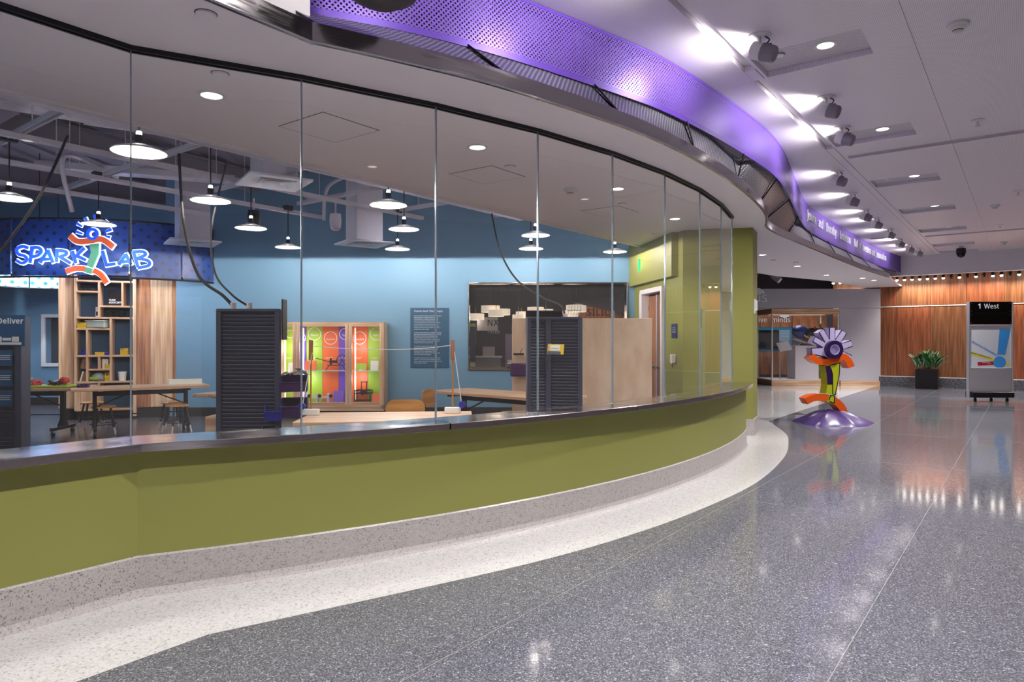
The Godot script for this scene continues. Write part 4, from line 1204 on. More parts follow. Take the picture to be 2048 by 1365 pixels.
	# stage lamps in the dark gap
	for p in [[Vector3(7.45, 3.55, -20.9), Vector3(-0.4, -0.5, 1.0), "black stage lamp with yellow lens hanging past the green column"], [Vector3(8.15, 3.5, -21.2), Vector3(0.6, -0.65, 0.5), "silver tube stage lamp hanging below the dark gallery ceiling"]]:
		var t := thing("stage_lamp", p[2], "stage lamp", p[0], 0.0, "stage lamps")
		obj("pipe", rod(0.02, 0.9, 8), M["black metal"], t, Vector3(0, 0.1, 0))
		var first: bool = p[0].x < 7.8
		var can := obj("can", lathe([Vector2(0, -0.16), Vector2(0.07, -0.16), Vector2(0.09, -0.05), Vector2(0.1, 0.22), Vector2(0.085, 0.22), Vector2(0.08, 0.1), Vector2(0, 0.1)], 18), M["black metal"] if first else M["brushed steel"], t)
		can.basis = Basis(Quaternion(Vector3.UP, p[1].normalized()))
		obj("yoke", tube(spline3([Vector3(-0.12, 0, 0), Vector3(-0.12, 0.12, 0), Vector3(0, 0.16, 0), Vector3(0.12, 0.12, 0), Vector3(0.12, 0, 0)], 4), 0.012, 6), M["black metal"], t)
		obj("lens", rod(0.08, 0.01, 16), mat("amber lens", Color(0.7, 0.6, 0.25), 0.2) if first else M["white plastic"], can, Vector3(0, 0.2, 0))

func cloud(parent: Node, at: Vector3, r: float) -> void:
	for s in [[1.0, 0.0, M["teal panel"]], [0.86, 0.012, M["ink white"]]]:
		var st := start()
		for b in [[-0.62, -0.05, 0.42], [-0.1, 0.22, 0.5], [0.5, 0.05, 0.46], [0.0, -0.15, 0.5], [0.75, -0.15, 0.3]]:
			st.append_from(extrude(PackedVector2Array(arc2(Vector2(b[0], b[1]) * r, (b[2] - (1 - s[0]) * 0.6) * r, 0, 348, 29)), s[1] - 0.002 * absf(b[0]), s[1] + 0.012 + 0.002 * absf(b[0])), 0, Transform3D.IDENTITY)
		obj("cloud_emblem", st.commit(), s[2], parent, at)

# ---------------------------------------------------------------- workshop overhead
func workshop_ceiling() -> void:
	# corrugated deck ribs and beams
	var beams := [[Vector2(-9.5, 6.2), Vector2(-5.0, 13.4), 4.62, 0.34], [Vector2(-13.0, 9.0), Vector2(-6.0, 15.8), 4.58, 0.4], [Vector2(-12.0, 13.0), Vector2(-3.0, 6.2), 4.66, 0.3]]
	for b in beams:
		var l: float = b[0].distance_to(b[1])
		var c: Vector2 = (b[0] + b[1]) / 2
		var t: Vector2 = (b[1] - b[0]).normalized()
		var o := thing("deck_beam", "steel I beam crossing under the workshop deck" if b[3] > 0.3 else "slim steel beam crossing under the workshop deck", "beam", Vector3(c.x, b[2], -c.y), atan2(t.y, t.x), "deck beams")
		bx("flange", M["deck paint"], o, Vector3(0, -b[3] / 2, 0), Vector3(l, 0.03, 0.24))
		bx("flange", M["deck paint"], o, Vector3(0, b[3] / 2, 0), Vector3(l, 0.03, 0.24))
		bx("web", M["deck paint"], o, Vector3.ZERO, Vector3(l, b[3], 0.03))
	var deck := get_node("ceiling_deck")
	for k in 30:
		bx("deck_rib", M["deck paint"], deck, Vector3(-13.0 + 0.52 * k, 4.87, -8.4), Vector3(0.16, 0.06, 13.0))
	# strut grid that carries the pendants
	var grid := thing("strut_grid", "pale painted grid of strut channels that carries the dish pendants", "strut grid", Vector3(0, 3.8, 0))
	for k in 5:
		strut(grid, hp(-3.0, 6.2 + 1.42 * k, 3.8), hp([12.2, 10.4, 9.2, 8.0, 6.6][k], 6.2 + 1.42 * k, 3.8), "row")
	for k in 7:
		strut(grid, hp(1.35 + 1.45 * k, 5.92, 3.86), hp(1.35 + 1.45 * k, [13.6, 13.2, 12.2, 11.0, 10.0, 9.0, 8.0][k], 3.86), "cross")
	var spots := [[2.8, 6.2], [5.72, 6.2], [8.75, 6.14], [11.25, 6.1], [4.28, 7.68], [7.1, 7.36], [9.97, 7.1], [2.8, 9.4], [5.68, 9.08], [8.57, 9.05], [4.19, 10.5], [7.24, 10.42], [-0.2, 6.2], [1.3, 8.0]]
	for i in spots.size():
		pendant(hp(spots[i][0], spots[i][1], 3.15), 0.4 if i == 3 else 1.0)
	# conduits, a cable tray, ducts and square diffusers
	var con := [[[-9.0, 4.3, -8.2, -7.2, 4.3, -9.4], 3], [[-7.0, 4.2, -7.0, -4.2, 4.2, -9.2], 4], [[-5.4, 4.25, -8.6, -1.6, 4.25, -11.0], 2]]
	for q in con:
		var a: Array = q[0]
		var o := thing("conduit_bank", "bank of parallel pale conduits nearest the side wall", "conduits", Vector3(a[0], a[1], a[2]))
		if q[1] == 4: o.set_meta("label", "bank of four pale conduits crossing above the strut grid")
		if q[1] == 2: o.set_meta("label", "pair of pale conduits running towards the blue wall")
		var e := Vector3(a[3] - a[0], a[4] - a[1], a[5] - a[2])
		for k in q[1]:
			var sh: Vector3 = Vector3(0.05, 0.0, 0.075) * k
			obj("pipe", tube([sh, e + sh], 0.022, 8), M["pipe paint"], o)
		for f in [0.2, 0.5, 0.8]:
			bx("clamp", M["pipe paint"], o, e * f + Vector3(0.04, 0.03, 0.06), Vector3(0.3, 0.02, 0.3), 0.004)
	for q in [[Vector3(-5.9, 3.95, -10.2), Vector3(-5.9, 3.95, -9.0), Vector3(-5.8, 3.2, -9.0)], [Vector3(-3.9, 4.4, -11.8), Vector3(-3.7, 4.1, -11.6), Vector3(-3.4, 3.9, -11.6)], [Vector3(-2.6, 4.3, -11.4), Vector3(-3.1, 4.1, -11.5), Vector3(-3.2, 3.55, -11.6)]]:
		var o := thing("bent_conduit", "bent pale conduit dropping from the workshop deck", "conduit", q[0], 0.0, "bent conduits")
		var p := []
		for v in spline3(q, 6): p.append(v - q[0])
		obj("pipe", tube(p, 0.03, 8), M["pipe paint"], o)
	for q in [[Vector3(-5.5, 3.55, -10.1), "pale perforated cable tray hung beneath the conduits", 2.6, 0.35], [Vector3(-3.6, 4.0, -8.7), "pale perforated cable tray hung near the soffit edge", 2.2, 0.6]]:
		var o := thing("cable_tray", q[1], "cable tray", q[0] + Vector3(0, 0.4, 0), q[3])
		bx("tray_floor", M["pipe paint"], o, Vector3.ZERO, Vector3(q[2], 0.012, 0.25))
		for z in [-1, 1]: bx("tray_side", M["pipe paint"], o, Vector3(0, 0.04, z * 0.125), Vector3(q[2], 0.09, 0.012))
		for k in 8: bx("rung", M["deck paint"], o, Vector3(-q[2] / 2 + q[2] * (k + 0.5) / 8, 0.012, 0), Vector3(0.05, 0.012, 0.25))
		for x in [-0.4, 0.4]: obj("hanger", rod(0.008, 0.8, 6), M["pipe paint"], o, Vector3(x * q[2], 0.0, 0.1))
	for q in [[Vector3(-5.9, 3.3, -12.6), "square duct drop ending in a wide white diffuser by the dotted ring"], [Vector3(-2.75, 3.3, -12.7), "square duct drop ending in a wide white diffuser before the blue wall"], [Vector3(-3.35, 3.72, -9.6), "white square diffuser tucked under the soffit edge"], [Vector3(1.2, 3.72, -11.6), "white square diffuser high over the plywood partition"]]:
		var o := thing("air_diffuser", q[1], "air diffuser", q[0], 0.6)
		bx("duct", M["pipe paint"], o, Vector3(0, 0.78, 0), Vector3(0.52, 1.5, 0.52), 0.01)
		obj("flare", lathe([Vector2(0.42, 0.03), Vector2(0.6, 0.03), Vector2(0.6, 0.0), Vector2(0.42, 0.0), Vector2(0.3, 0.03), Vector2(0.42, 0.03)], 4), M["white paint"], o, Vector3.ZERO, Vector3(0, PI / 4, 0))
		for k in 3:
			obj("vane", lathe([Vector2(0.32 - 0.09 * k, 0.02), Vector2(0.36 - 0.09 * k, 0.0), Vector2(0.345 - 0.09 * k, 0.0), Vector2(0.305 - 0.09 * k, 0.02), Vector2(0.32 - 0.09 * k, 0.02)], 4), M["white paint"], o, Vector3.ZERO, Vector3(0, PI / 4, 0))
	for q in [[Vector3(-4.2, 3.62, -11.1), "black"], [Vector3(-3.0, 3.66, -11.6), "white"]]:
		var o := thing("ceiling_sensor", q[1] + " capped sensor hanging below the strut grid", "sensor", q[0])
		obj("stem", rod(0.015, 0.2, 8), M["pipe paint"], o, Vector3(0, 0.0, 0))
		obj("body", lathe([Vector2(0, 0), Vector2(0.09, 0), Vector2(0.1, -0.12), Vector2(0.085, -0.24), Vector2(0.05, -0.28), Vector2(0, -0.29)], 16), M["black plastic"] if q[1] == "black" else M["pipe paint"], o)
	# black power cables drooping to the carts
	for q in [[[-4.75, 3.7, -7.3, -5.0, 3.0, -7.2, -5.35, 2.4, -7.1, -5.9, 1.95, -7.3, -6.4, 1.7, -7.6], "black power cable drooping to the numbered cart", 0.014],
			[[-4.0, 3.75, -8.2, -3.85, 2.9, -8.0, -3.5, 2.25, -7.6, -3.05, 1.98, -7.2, -2.9, 1.86, -7.1], "thick black power cable drooping to the slatted cart", 0.017],
			[[-3.55, 3.75, -8.5, -3.65, 2.9, -8.3, -3.4, 2.3, -7.8, -3.0, 2.0, -7.3, -2.75, 1.86, -7.15], "second black power cable looping to the slatted cart", 0.012],
			[[-0.35, 3.7, -11.8, -0.2, 3.0, -11.2, 0.05, 2.45, -10.3, 0.4, 2.1, -9.3, 0.62, 1.95, -8.7, 0.66, 1.8, -8.5], "black power cable drooping to the folded slat cart", 0.014]]:
		var p := []
		var a: Array = q[0]
		for i in range(0, a.size(), 3): p.append(Vector3(a[i] - a[0], a[i + 1] - a[1], a[i + 2] - a[2]))
		var o := thing("power_cable", q[1], "cable", Vector3(a[0], a[1], a[2]))
		obj("cord", tube(spline3(p, 8), q[2], 8), M["cable rubber"], o)
		obj("plug", rod(0.03, 0.07, 10), M["pipe paint"], o, p[-1] - Vector3(0, 0.03, 0))

func strut(grid: Node3D, a: Vector3, b: Vector3, kind: String) -> void:
	var l := a.distance_to(b)
	var turn := TURN if kind == "row" else TURN + PI / 2
	var mid := (a + b) / 2 - grid.position
	var o := bx("channel_web", M["pipe paint"], grid, mid + Vector3(0, 0.03, 0), Vector3(l, 0.008, 0.06), 0.0, Vector3(0, turn, 0))
	for z in [-1, 1]: bx("flange", M["pipe paint"], o, Vector3(0, -0.03, z * 0.03), Vector3(l, 0.06, 0.006))
	for k in 4: obj("hanger", rod(0.006, 1.03, 6), M["pipe paint"], o, Vector3(l * (k - 1.5) / 4.2, 0.0, 0))

func pendant(at: Vector3, dim := 1.0) -> void:
	var o := thing("pendant_lamp", "white enamel dish pendant lamp hanging from the workshop strut grid", "pendant lamp", at, TURN, "dish pendants in the workshop")
	if not cache.has("dish"):
		cache["dish"] = lathe([Vector2(0.0, 0.045), Vector2(0.1, 0.043), Vector2(0.21, 0.012), Vector2(0.217, 0.0), Vector2(0.225, 0.0), Vector2(0.215, 0.016), Vector2(0.11, 0.052), Vector2(0.05, 0.075), Vector2(0.0, 0.08)], 28, true)
		cache["collar"] = lathe([Vector2(0, 0.15), Vector2(0.022, 0.152), Vector2(0.024, 0.17), Vector2(0.02, 0.185), Vector2(0, 0.19)], 14)
		cache["bulb"] = lathe([Vector2(0, 0.003), Vector2(0.2, 0.003), Vector2(0.195, 0.01), Vector2(0.09, 0.038), Vector2(0, 0.04)], 24)
	obj("shade", cache["dish"], M["white plastic"], o)
	obj("cap", rod(0.035, 0.08, 14), M["dark metal"], o, Vector3(0, 0.07, 0))
	obj("stem", rod(0.008, 0.5, 8), M["dark metal"], o, Vector3(0, 0.19, 0))
	bx("junction_box", M["dark metal"], o, Vector3(0, 0.7, 0), Vector3(0.16, 0.09, 0.1), 0.008)
	obj("collar_glow", cache["collar"], M["pendant glow"], o)
	omni(o, Vector3(0, 0.17, 0), E_PENDANT * 0.009, Color(0.95, 0.95, 1.0), 0.02)
	obj("bulb", cache["bulb"], M["pendant glow"], o)
	omni(o, Vector3(0, 0.016, 0), E_PENDANT * dim, Color(1, 0.965, 0.92), 0.02)

# ---------------------------------------------------------------- workshop furniture
func table(at: Vector3, turn: float, l: float, d: float, label: String, legs := true) -> Node3D:
	var t := thing("work_table", label, "table", at, turn)
	obj("table_top", box_mesh(Vector3(l, 0.045, d), 0.006), M["maple"], t, Vector3(0, 0.7475, 0))
	for x in [-1, 1]:
		var lx: float = x * (l / 2 - 0.32)
		bx("leg_column", M["dark metal"], t, Vector3(lx, 0.42, 0), Vector3(0.06, 0.6, 0.08), 0.005)
		bx("foot_bar", M["dark metal"], t, Vector3(lx, 0.115, 0), Vector3(0.05, 0.05, d * 0.85), 0.005)
		obj("gusset", extrude(PackedVector2Array([Vector2(-0.14, 0.14), Vector2(0.14, 0.14), Vector2(0.04, 0.3), Vector2(-0.04, 0.3)]), -0.012, 0.012), M["dark metal"], t, Vector3(lx, 0, 0), Vector3(0, PI / 2, 0))
		bx("top_bar", M["dark metal"], t, Vector3(lx, 0.705, 0), Vector3(0.07, 0.03, d * 0.8))
		for z in [-1, 1]:
			caster(t, Vector3(lx, 0, z * d * 0.36))
		obj("brace", bar(Vector3(lx, 0.45, 0), Vector3(lx - x * 0.55, 0.69, 0), 0.012, 6), M["dark metal"], t)
	bx("stretcher", M["dark metal"], t, Vector3(0, 0.66, 0), Vector3(l - 0.6, 0.07, 0.04), 0.004)
	obj("tie_rod", bar(Vector3(-l / 2 + 0.32, 0.32, 0), Vector3(l / 2 - 0.32, 0.32, 0), 0.01, 6), M["dark metal"], t)
	return t

func caster(t: Node, at: Vector3) -> void:
	var c := obj("caster", rod(0.042, 0.03, 14), M["black plastic"], t, at + Vector3(-0.015, 0.042, 0), Vector3(0, 0, -PI / 2))
	bx("fork", M["chrome"], c, Vector3(-0.035, 0.015, 0.0), Vector3(0.05, 0.05, 0.04), 0.006)

var stool0: Node3D
func stool(at: Vector3, turn: float, label: String) -> void:
	var t: Node3D
	if stool0 == null:
		t = thing("stool", label, "stool", at, turn, "round stools in the workshop")
		obj("seat", lathe([Vector2(0, 0.46), Vector2(0.16, 0.46), Vector2(0.175, 0.45), Vector2(0.175, 0.43), Vector2(0, 0.43)], 24), M["orange maple"], t)
		for k in 4:
			var a := PI / 4 + PI / 2 * k
			var dir := Vector3(cos(a), 0, sin(a))
			var top := dir * 0.13 + Vector3(0, 0.43, 0)
			var foot := dir * 0.23
			var mid := foot.lerp(top, 0.28)
			var lg := obj("leg", bar(mid, top, 0.017, 8), M["black metal"], t)
			obj("leg_extension", bar(foot, mid, 0.013, 8), M["white plastic"], lg)
		var ring := []
		for k in 17: ring.append(Vector3(cos(TAU * k / 16), 0, sin(TAU * k / 16)) * 0.19 + Vector3(0, 0.17, 0))
		obj("foot_ring", tube(ring, 0.008, 6), M["black metal"], t)
		stool0 = t
	else:
		t = stool0.duplicate()
		t.name = numbered("stool")
		add_child(t)
		t.position = at
		t.rotation.y = turn
		t.set_meta("label", label)

func chair(at: Vector3, turn: float, label: String) -> void:
	var t := thing("side_chair", label, "chair", at, turn, "bentwood chairs")
	bx("seat", M["orange maple"], t, Vector3(0, 0.45, 0), Vector3(0.42, 0.02, 0.4), 0.008)
	var p := round_rect(0.44, 0.24, 0.1, 6)
	obj("backrest", extrude(p, -0.008, 0.008), M["orange maple"], t, Vector3(0, 0.715, -0.2), Vector3(-0.12, 0, 0))
	for x in [-1, 1]:
		obj("leg", bar(Vector3(x * 0.19, 0, 0.18), Vector3(x * 0.17, 0.45, 0.15), 0.012, 8), M["black metal"], t)
		obj("leg", bar(Vector3(x * 0.2, 0, -0.22), Vector3(x * 0.17, 0.45, -0.16), 0.012, 8), M["black metal"], t)
		obj("back_post", bar(Vector3(x * 0.17, 0.45, -0.16), Vector3(x * 0.15, 0.76, -0.215), 0.012, 8), M["black metal"], t)

# open bin with sloping front
func bin(at: Vector3, size: Vector3, m: Material, label: String, turn := 0.0, called := "parts_bin") -> Node3D:
	var t := thing(called, label, "bin", at, turn, "storage bins")
	var h := size / 2
	bx("floor", m, t, Vector3(0, 0.005, 0), Vector3(size.x, 0.01, size.z))
	for x in [-1, 1]:
		obj("side", extrude(PackedVector2Array([Vector2(-h.z, 0), Vector2(h.z, 0), Vector2(h.z * 1.15, size.y * 0.6), Vector2(h.z * 0.5, size.y), Vector2(-h.z * 1.1, size.y)]), -0.004, 0.004), m, t, Vector3(x * h.x, 0, 0), Vector3(0, -PI / 2, 0))
	bx("back", m, t, Vector3(0, size.y / 2, -h.z * 1.04), Vector3(size.x, size.y, 0.008))
	bx("front", m, t, Vector3(0, size.y * 0.3, h.z * 1.06), Vector3(size.x, size.y * 0.6, 0.008), 0.0, Vector3(0.15, 0, 0))
	bx("lip", m, t, Vector3(0, size.y * 0.6, h.z * 1.15), Vector3(size.x * 1.02, 0.014, 0.02), 0.003)
	return t

# slatted cart panel: posts, cap and tilted slats between x0 and x1 in its own frame
func slat_panel(t: Node3D, w: float, h: float, n: int, z := 0.0, turn := 0.0, origin := Vector3.ZERO) -> void:
	var f := Basis(Vector3.UP, turn)
	for x in [0.0, w]:
		bx("post", M["slate enamel"], t, origin + f * Vector3(x, h / 2 + 0.08, z), Vector3(0.05, h, 0.06), 0.004, Vector3(0, turn, 0))
	bx("cap", M["slate enamel"], t, origin + f * Vector3(w / 2, h + 0.075, z), Vector3(w + 0.04, 0.03, 0.07), 0.004, Vector3(0, turn, 0))
	bx("back_sheet", M["dark metal"], t, origin + f * Vector3(w / 2, h / 2 + 0.08, z - 0.02), Vector3(w - 0.04, h - 0.05, 0.006), 0.0, Vector3(0, turn, 0))
	var sm := box_mesh(Vector3(w - 0.05, h / n * 0.86, 0.012), 0.004)
	for k in n:
		var o := obj("slat", sm, M["slate enamel"], t, origin + f * Vector3(w / 2, 0.1 + (h - 0.03) * (k + 0.5) / n, z))
		o.basis = f * Basis(Vector3(1, 0, 0), 0.42)

func workshop_things() -> void:
	mat("bin yellow", Color(0.82, 0.68, 0.10), 0.45)
	mat("bin blue", Color(0.05, 0.10, 0.55), 0.45)
	mat("bin purple", Color(0.24, 0.10, 0.33), 0.45)
	mat("bin red", Color(0.72, 0.12, 0.08), 0.45)
	mat("teal back", Color(0.04, 0.24, 0.38), 0.6)
	mat("sign blue", Color(0.05, 0.27, 0.44), 0.5)
	mat("case lime", Color(0.60, 0.72, 0.14), 0.45)
	mat("case orange", Color(0.88, 0.38, 0.10), 0.45)
	mat("case violet", Color(0.42, 0.24, 0.72), 0.45)
	mat("iron", Color(0.13, 0.10, 0.10), 0.5, 0.4)
	mat("paper", Color(0.86, 0.86, 0.84), 0.8)
	mat("card brown", Color(0.55, 0.40, 0.26), 0.8)
	mat("foil", Color(0.78, 0.78, 0.78), 0.25, 0.9)
	mat("cord white", Color(0.85, 0.85, 0.83), 0.7)
	shelf_unit()
	dotted_ring()
	glowing_sign()
	# tables and seats
	table(Vector3(-6.05, 0, -11.15), deg_to_rad(33), 1.95, 0.75, "maple topped work table on casters with white boxes on it")
	table(Vector3(-7.75, 0, -10.9), deg_to_rad(4), 1.75, 0.75, "maple topped work table with scrap materials butted to its neighbour")
	table(Vector3(-10.1, 0, -13.2), deg_to_rad(0), 1.2, 0.7, "small work table with a curved wooden ramp by the window")
	table(Vector3(-1.2, 0, -6.62), deg_to_rad(4), 1.62, 0.85, "maple work table just behind the glass with two string posts")
	table(Vector3(-0.1, 0, -9.6), deg_to_rad(-42), 2.3, 0.75, "long maple work table running behind the folded slat cart")
	table(Vector3(-3.9, 0, -9.9), deg_to_rad(70), 1.2, 0.7, "maple work table standing behind the tall slatted cart")
	for p in [[-7.2, -11.7, "round maple stool with black legs under the table end by wooden shelf"], [-6.55, -10.95, "round maple stool with white feet in front of the shelf table"], [-5.85, -11.75, "round maple stool tucked behind the shelf table"], [-5.5, -11.2, "round maple stool beside the right legs of the shelf table"], [0.0, -10.0, "round maple stool half under the long table behind cart"], [-0.25, -8.4, "round maple stool in front of the long table"], [-0.55, -9.1, "round maple stool between the two right hand tables"], [0.55, -8.95, "round maple stool behind the folded slat cart"]]:
		stool(Vector3(p[0], 0.001, p[1]), 0.4 * p[0], p[2])
	chair(Vector3(-1.19, 0.001, -7.55), 0.1, "bentwood chair with rounded back behind the front table")
	chair(Vector3(-0.95, 0.001, -9.35), 1.25, "bentwood chair turned sideways at the long table's end")
	slat_carts()
	wall_case()
	wall_text()
	# plywood partition
	var pw := thing("plywood_partition", "tall bare plywood partition standing before the gallery window", "partition", Vector3(1.07, 0.001, -10.5))
	bx("sheet", M["plywood"], pw, Vector3(-0.54, 0.93, 0), Vector3(1.06, 1.84, 0.04), 0.004)
	bx("sheet", M["plywood"], pw, Vector3(0.54, 0.93, 0), Vector3(1.08, 1.84, 0.04), 0.004)
	for x in [-1.0, 0.0, 1.0]: bx("foot", M["plywood"], pw, Vector3(x, 0.03, -0.2), Vector3(0.05, 0.06, 0.4))
	small_things()
	wire_rack()

func shelf_unit() -> void:
	var s := thing("shelf_unit", "tall built-in wooden cubby shelf with dark blue back and veneer side panels", "shelf", Vector3(-7.75, 0, -13.1), 0.36)
	# own frame: x from the unit's left post, z = 0 the front of the boards
	var X := func(zx: float) -> float: return (150 + zx / 4.705 - 1024) * 0.01 + 8.1
	var Y := func(zy: float) -> float: return 1.5 - (560 + zy / 4.705 - 682.5) * 0.00958
	var x0: float = X.call(45)
	var x1: float = X.call(515)
	bx("back", M["teal back"], s, Vector3((x0 + x1) / 2, 1.5, -0.36), Vector3(x1 - x0, 2.7, 0.02))
	for h in [[15, 45, 515], [115, 45, 228], [250, 228, 515], [360, 45, 515], [465, 45, 320], [718, 45, 515], [845, 135, 320], [965, 45, 515], [1225, 45, 515], [-70, 45, 515]]:
		var a: float = X.call(h[1])
		var b: float = X.call(h[2])
		bx("shelf_board", M["maple"], s, Vector3((a + b) / 2, Y.call(h[0]), -0.175), Vector3(b - a, 0.034, 0.35), 0.003)
	for v in [[45, -70, 1225], [515, -70, 1290], [228, 15, 360], [413, 15, 250], [320, 360, 965], [135, 465, 965], [228, 718, 845], [228, 965, 1225]]:
		var a: float = Y.call(v[1])
		var b: float = Y.call(v[2])
		bx("divider", M["upright maple"], s, Vector3(X.call(v[0]), (a + b) / 2, -0.17 if v[2] < 1280 else -0.15), Vector3(0.036 if v[2] < 1280 else 0.06, a - b, 0.34 if v[2] < 1280 else 0.42), 0.003)
	bx("plinth", M["black metal"], s, Vector3((x0 + x1) / 2, 0.075, -0.2), Vector3(x1 - x0, 0.15, 0.3))
	bx("panel_below", M["upright maple"], s, Vector3(X.call(135), 0.42, -0.02), Vector3(0.42, 0.5, 0.02), 0.003)
	# veneered planks angling back to the wall on the right, and the wing on the left
	var q := Vector2(x1 + 0.03, 0.0)
	var e := Vector2(1.22, -0.12)
	var t := (e - q).normalized()
	var l := q.distance_to(e)
	var ws := [[0.0, 0.32, "cherry veneer"], [0.32, 0.6, "upright maple"], [0.6, 0.84, "upright maple"], [0.84, 1.0, "cherry veneer"]]
	for k in 4:
		var c: Vector2 = q + t * l * (ws[k][0] + ws[k][1]) / 2
		bx("plank", M[ws[k][2]], s, Vector3(c.x, 1.58, c.y), Vector3(l * (ws[k][1] - ws[k][0]) - 0.004, 2.75, 0.03), 0.003, Vector3(0, atan2(-t.y, t.x), 0))
	bx("plinth", M["black metal"], s, Vector3((q.x + e.x) / 2 - 0.03, 0.1, (q.y + e.y) / 2 - 0.06), Vector3(l, 0.2, 0.03), 0.0, Vector3(0, atan2(-t.y, t.x), 0))
	bx("wing", M["upright maple"], s, Vector3(x0 - 0.15, 1.6, -0.12), Vector3(0.3, 2.75, 0.03), 0.003, Vector3(0, 0.5, 0))
	bx("wing", M["cherry veneer"], s, Vector3(x0 - 0.17, 1.35, -0.12), Vector3(0.09, 1.3, 0.036), 0.003, Vector3(0, 0.5, 0))
	bx("plinth", M["black metal"], s, Vector3(x0 - 0.14, 0.1, -0.16), Vector3(0.26, 0.2, 0.03), 0.0, Vector3(0, 0.5, 0))
	# what stands in the cubbies (zx, zy of its foot)
	var put := func(zx: float, zy: float, dz := 0.12) -> Vector3: return s.transform * Vector3(X.call(zx), Y.call(zy) + 0.0175, -dz)
	bin(put.call(90, 465), Vector3(0.13, 0.12, 0.2), M["bin yellow"], "yellow bin on the third shelf of the wooden unit", 0.36)
	bin(put.call(108, 718), Vector3(0.1, 0.1, 0.18), M["bin blue"], "single blue bin in the narrow left cubby", 0.36)
	bin(put.call(212, 718), Vector3(0.075, 0.06, 0.14), M["bin yellow"], "small yellow bin beside its twin on the middle shelf", 0.36)
	bin(put.call(248, 718), Vector3(0.075, 0.06, 0.14), M["bin yellow"], "small yellow bin between its twin and a blue bin", 0.36)
	bin(put.call(285, 718), Vector3(0.075, 0.065, 0.14), M["bin blue"], "small dark blue bin next to two yellow bins", 0.36)
	bin(put.call(425, 718), Vector3(0.12, 0.13, 0.2), M["bin yellow"], "tall yellow bin at the right of the middle shelf", 0.36)
	bin(put.call(290, 845), Vector3(0.08, 0.09, 0.14), M["bin yellow"], "yellow bin standing by a white card in a square cubby", 0.36)
	bin(put.call(190, 845), Vector3(0.12, 0.04, 0.14), M["bin purple"], "low plum tray in a small square cubby", 0.36)
	bin(put.call(293, 965), Vector3(0.09, 0.17, 0.16), M["bin yellow"], "upright yellow bin in the low wide cubby", 0.36)
	var cr := thing("clear_tub", "clear plastic tub of papers beside yellow bin", "tub", put.call(215, 465))
	bx("tub", mat("cloudy plastic", Color(0.62, 0.66, 0.62), 0.3), cr, Vector3(0, 0.07, 0), Vector3(0.36, 0.13, 0.24), 0.02)
	bx("lid", M["white plastic"], cr, Vector3(0, 0.14, 0), Vector3(0.38, 0.015, 0.26), 0.005)
	var sk := thing("scrap_bag", "bag of scraps with green label in the low cubby", "bag", put.call(215, 965))
	obj("bag", lathe([Vector2(0, 0), Vector2(0.1, 0.0), Vector2(0.13, 0.05), Vector2(0.11, 0.12), Vector2(0.05, 0.16), Vector2(0, 0.17)], 12, true), mat("grey film", Color(0.5, 0.52, 0.5), 0.3), sk, Vector3.ZERO, Vector3.ZERO)
	bx("label_card", M["case lime"], sk, Vector3(-0.02, 0.06, 0.125), Vector3(0.15, 0.05, 0.005))
	var pl := thing("pail", "off-white pail in the lower right cubby", "pail", put.call(405, 965))
	obj("wall", lathe([Vector2(0.06, 0), Vector2(0.075, 0.17), Vector2(0.07, 0.17), Vector2(0.055, 0.01), Vector2(0, 0.01)], 18), M["paper"], pl)
	obj("rim", lathe([Vector2(0.07, 0.165), Vector2(0.08, 0.165), Vector2(0.08, 0.175), Vector2(0.07, 0.175), Vector2(0.07, 0.165)], 18), M["paper"], pl)
	for k in 4:
		var cd := thing("card_sheet", ["brown card leaning at the top of narrow cubby", "white card leaning low in narrow cubby", "brown card leaning against a white one", "white card upright behind a yellow bin"][k], "card", put.call([105, 100, 112, 268][k], [845, 965, 965, 845][k]), 0.0, "cards in the cubbies")
		bx("sheet", M["card brown" if k % 2 == 0 else "paper"], cd, Vector3(0, 0.09, 0), Vector3(0.1, 0.19, 0.012), 0.0, Vector3(0, 0.5, -0.25 if k < 3 else 0.0))
	var bd := thing("model_box", "dark model car box with bold white lettering", "box", put.call(345, 250))
	bx("carton", M["black plastic"], bd, Vector3(0, 0.16, -0.05), Vector3(0.27, 0.3, 0.1), 0.004)
	letters("lettering", "TEAM", 0.035, M["ink white"], bd, Vector3(-0.12, 0.085, 0.001), 0.0, 0.003, true)
	letters("lettering", "ASSOCIATED", 0.035, M["ink white"], bd, Vector3(-0.12, 0.035, 0.001), 0.0, 0.003, true)
	for k in 3:
		var wh := thing("spoked_roller", "black spoked wheel lying in the upper cubby", "wheel", put.call([290, 345, 400][k], 360), 0.0, "spoked wheels")
		var tr := lathe([Vector2(0.05, -0.015), Vector2(0.075, -0.015), Vector2(0.075, 0.015), Vector2(0.05, 0.015), Vector2(0.05, -0.015)], 18)
		obj("tyre", tr, M["black plastic"], wh, Vector3(0, 0.075, 0), Vector3(PI / 2, 0, 0))
		for j in 3: bx("spoke", M["dark metal"], wh, Vector3(0, 0.075, 0), Vector3(0.1, 0.008, 0.01), 0.0, Vector3(0, 0, PI / 3 * j))
	var tb := thing("wheel_box", "white illustrated box standing beside a divider", "box", put.call(205, 360))
	bx("carton", M["paper"], tb, Vector3(0, 0.1, -0.03), Vector3(0.07, 0.2, 0.06), 0.002)
	bx("picture", M["ink dark"], tb, Vector3(0, 0.07, 0.001), Vector3(0.05, 0.08, 0.002))
	var cs := thing("model_chassis", "row of grey model car chassis on the top left shelf", "model car", put.call(140, 115))
	bx("frame", M["foil"], cs, Vector3(0, 0.04, 0), Vector3(0.26, 0.02, 0.1), 0.004)
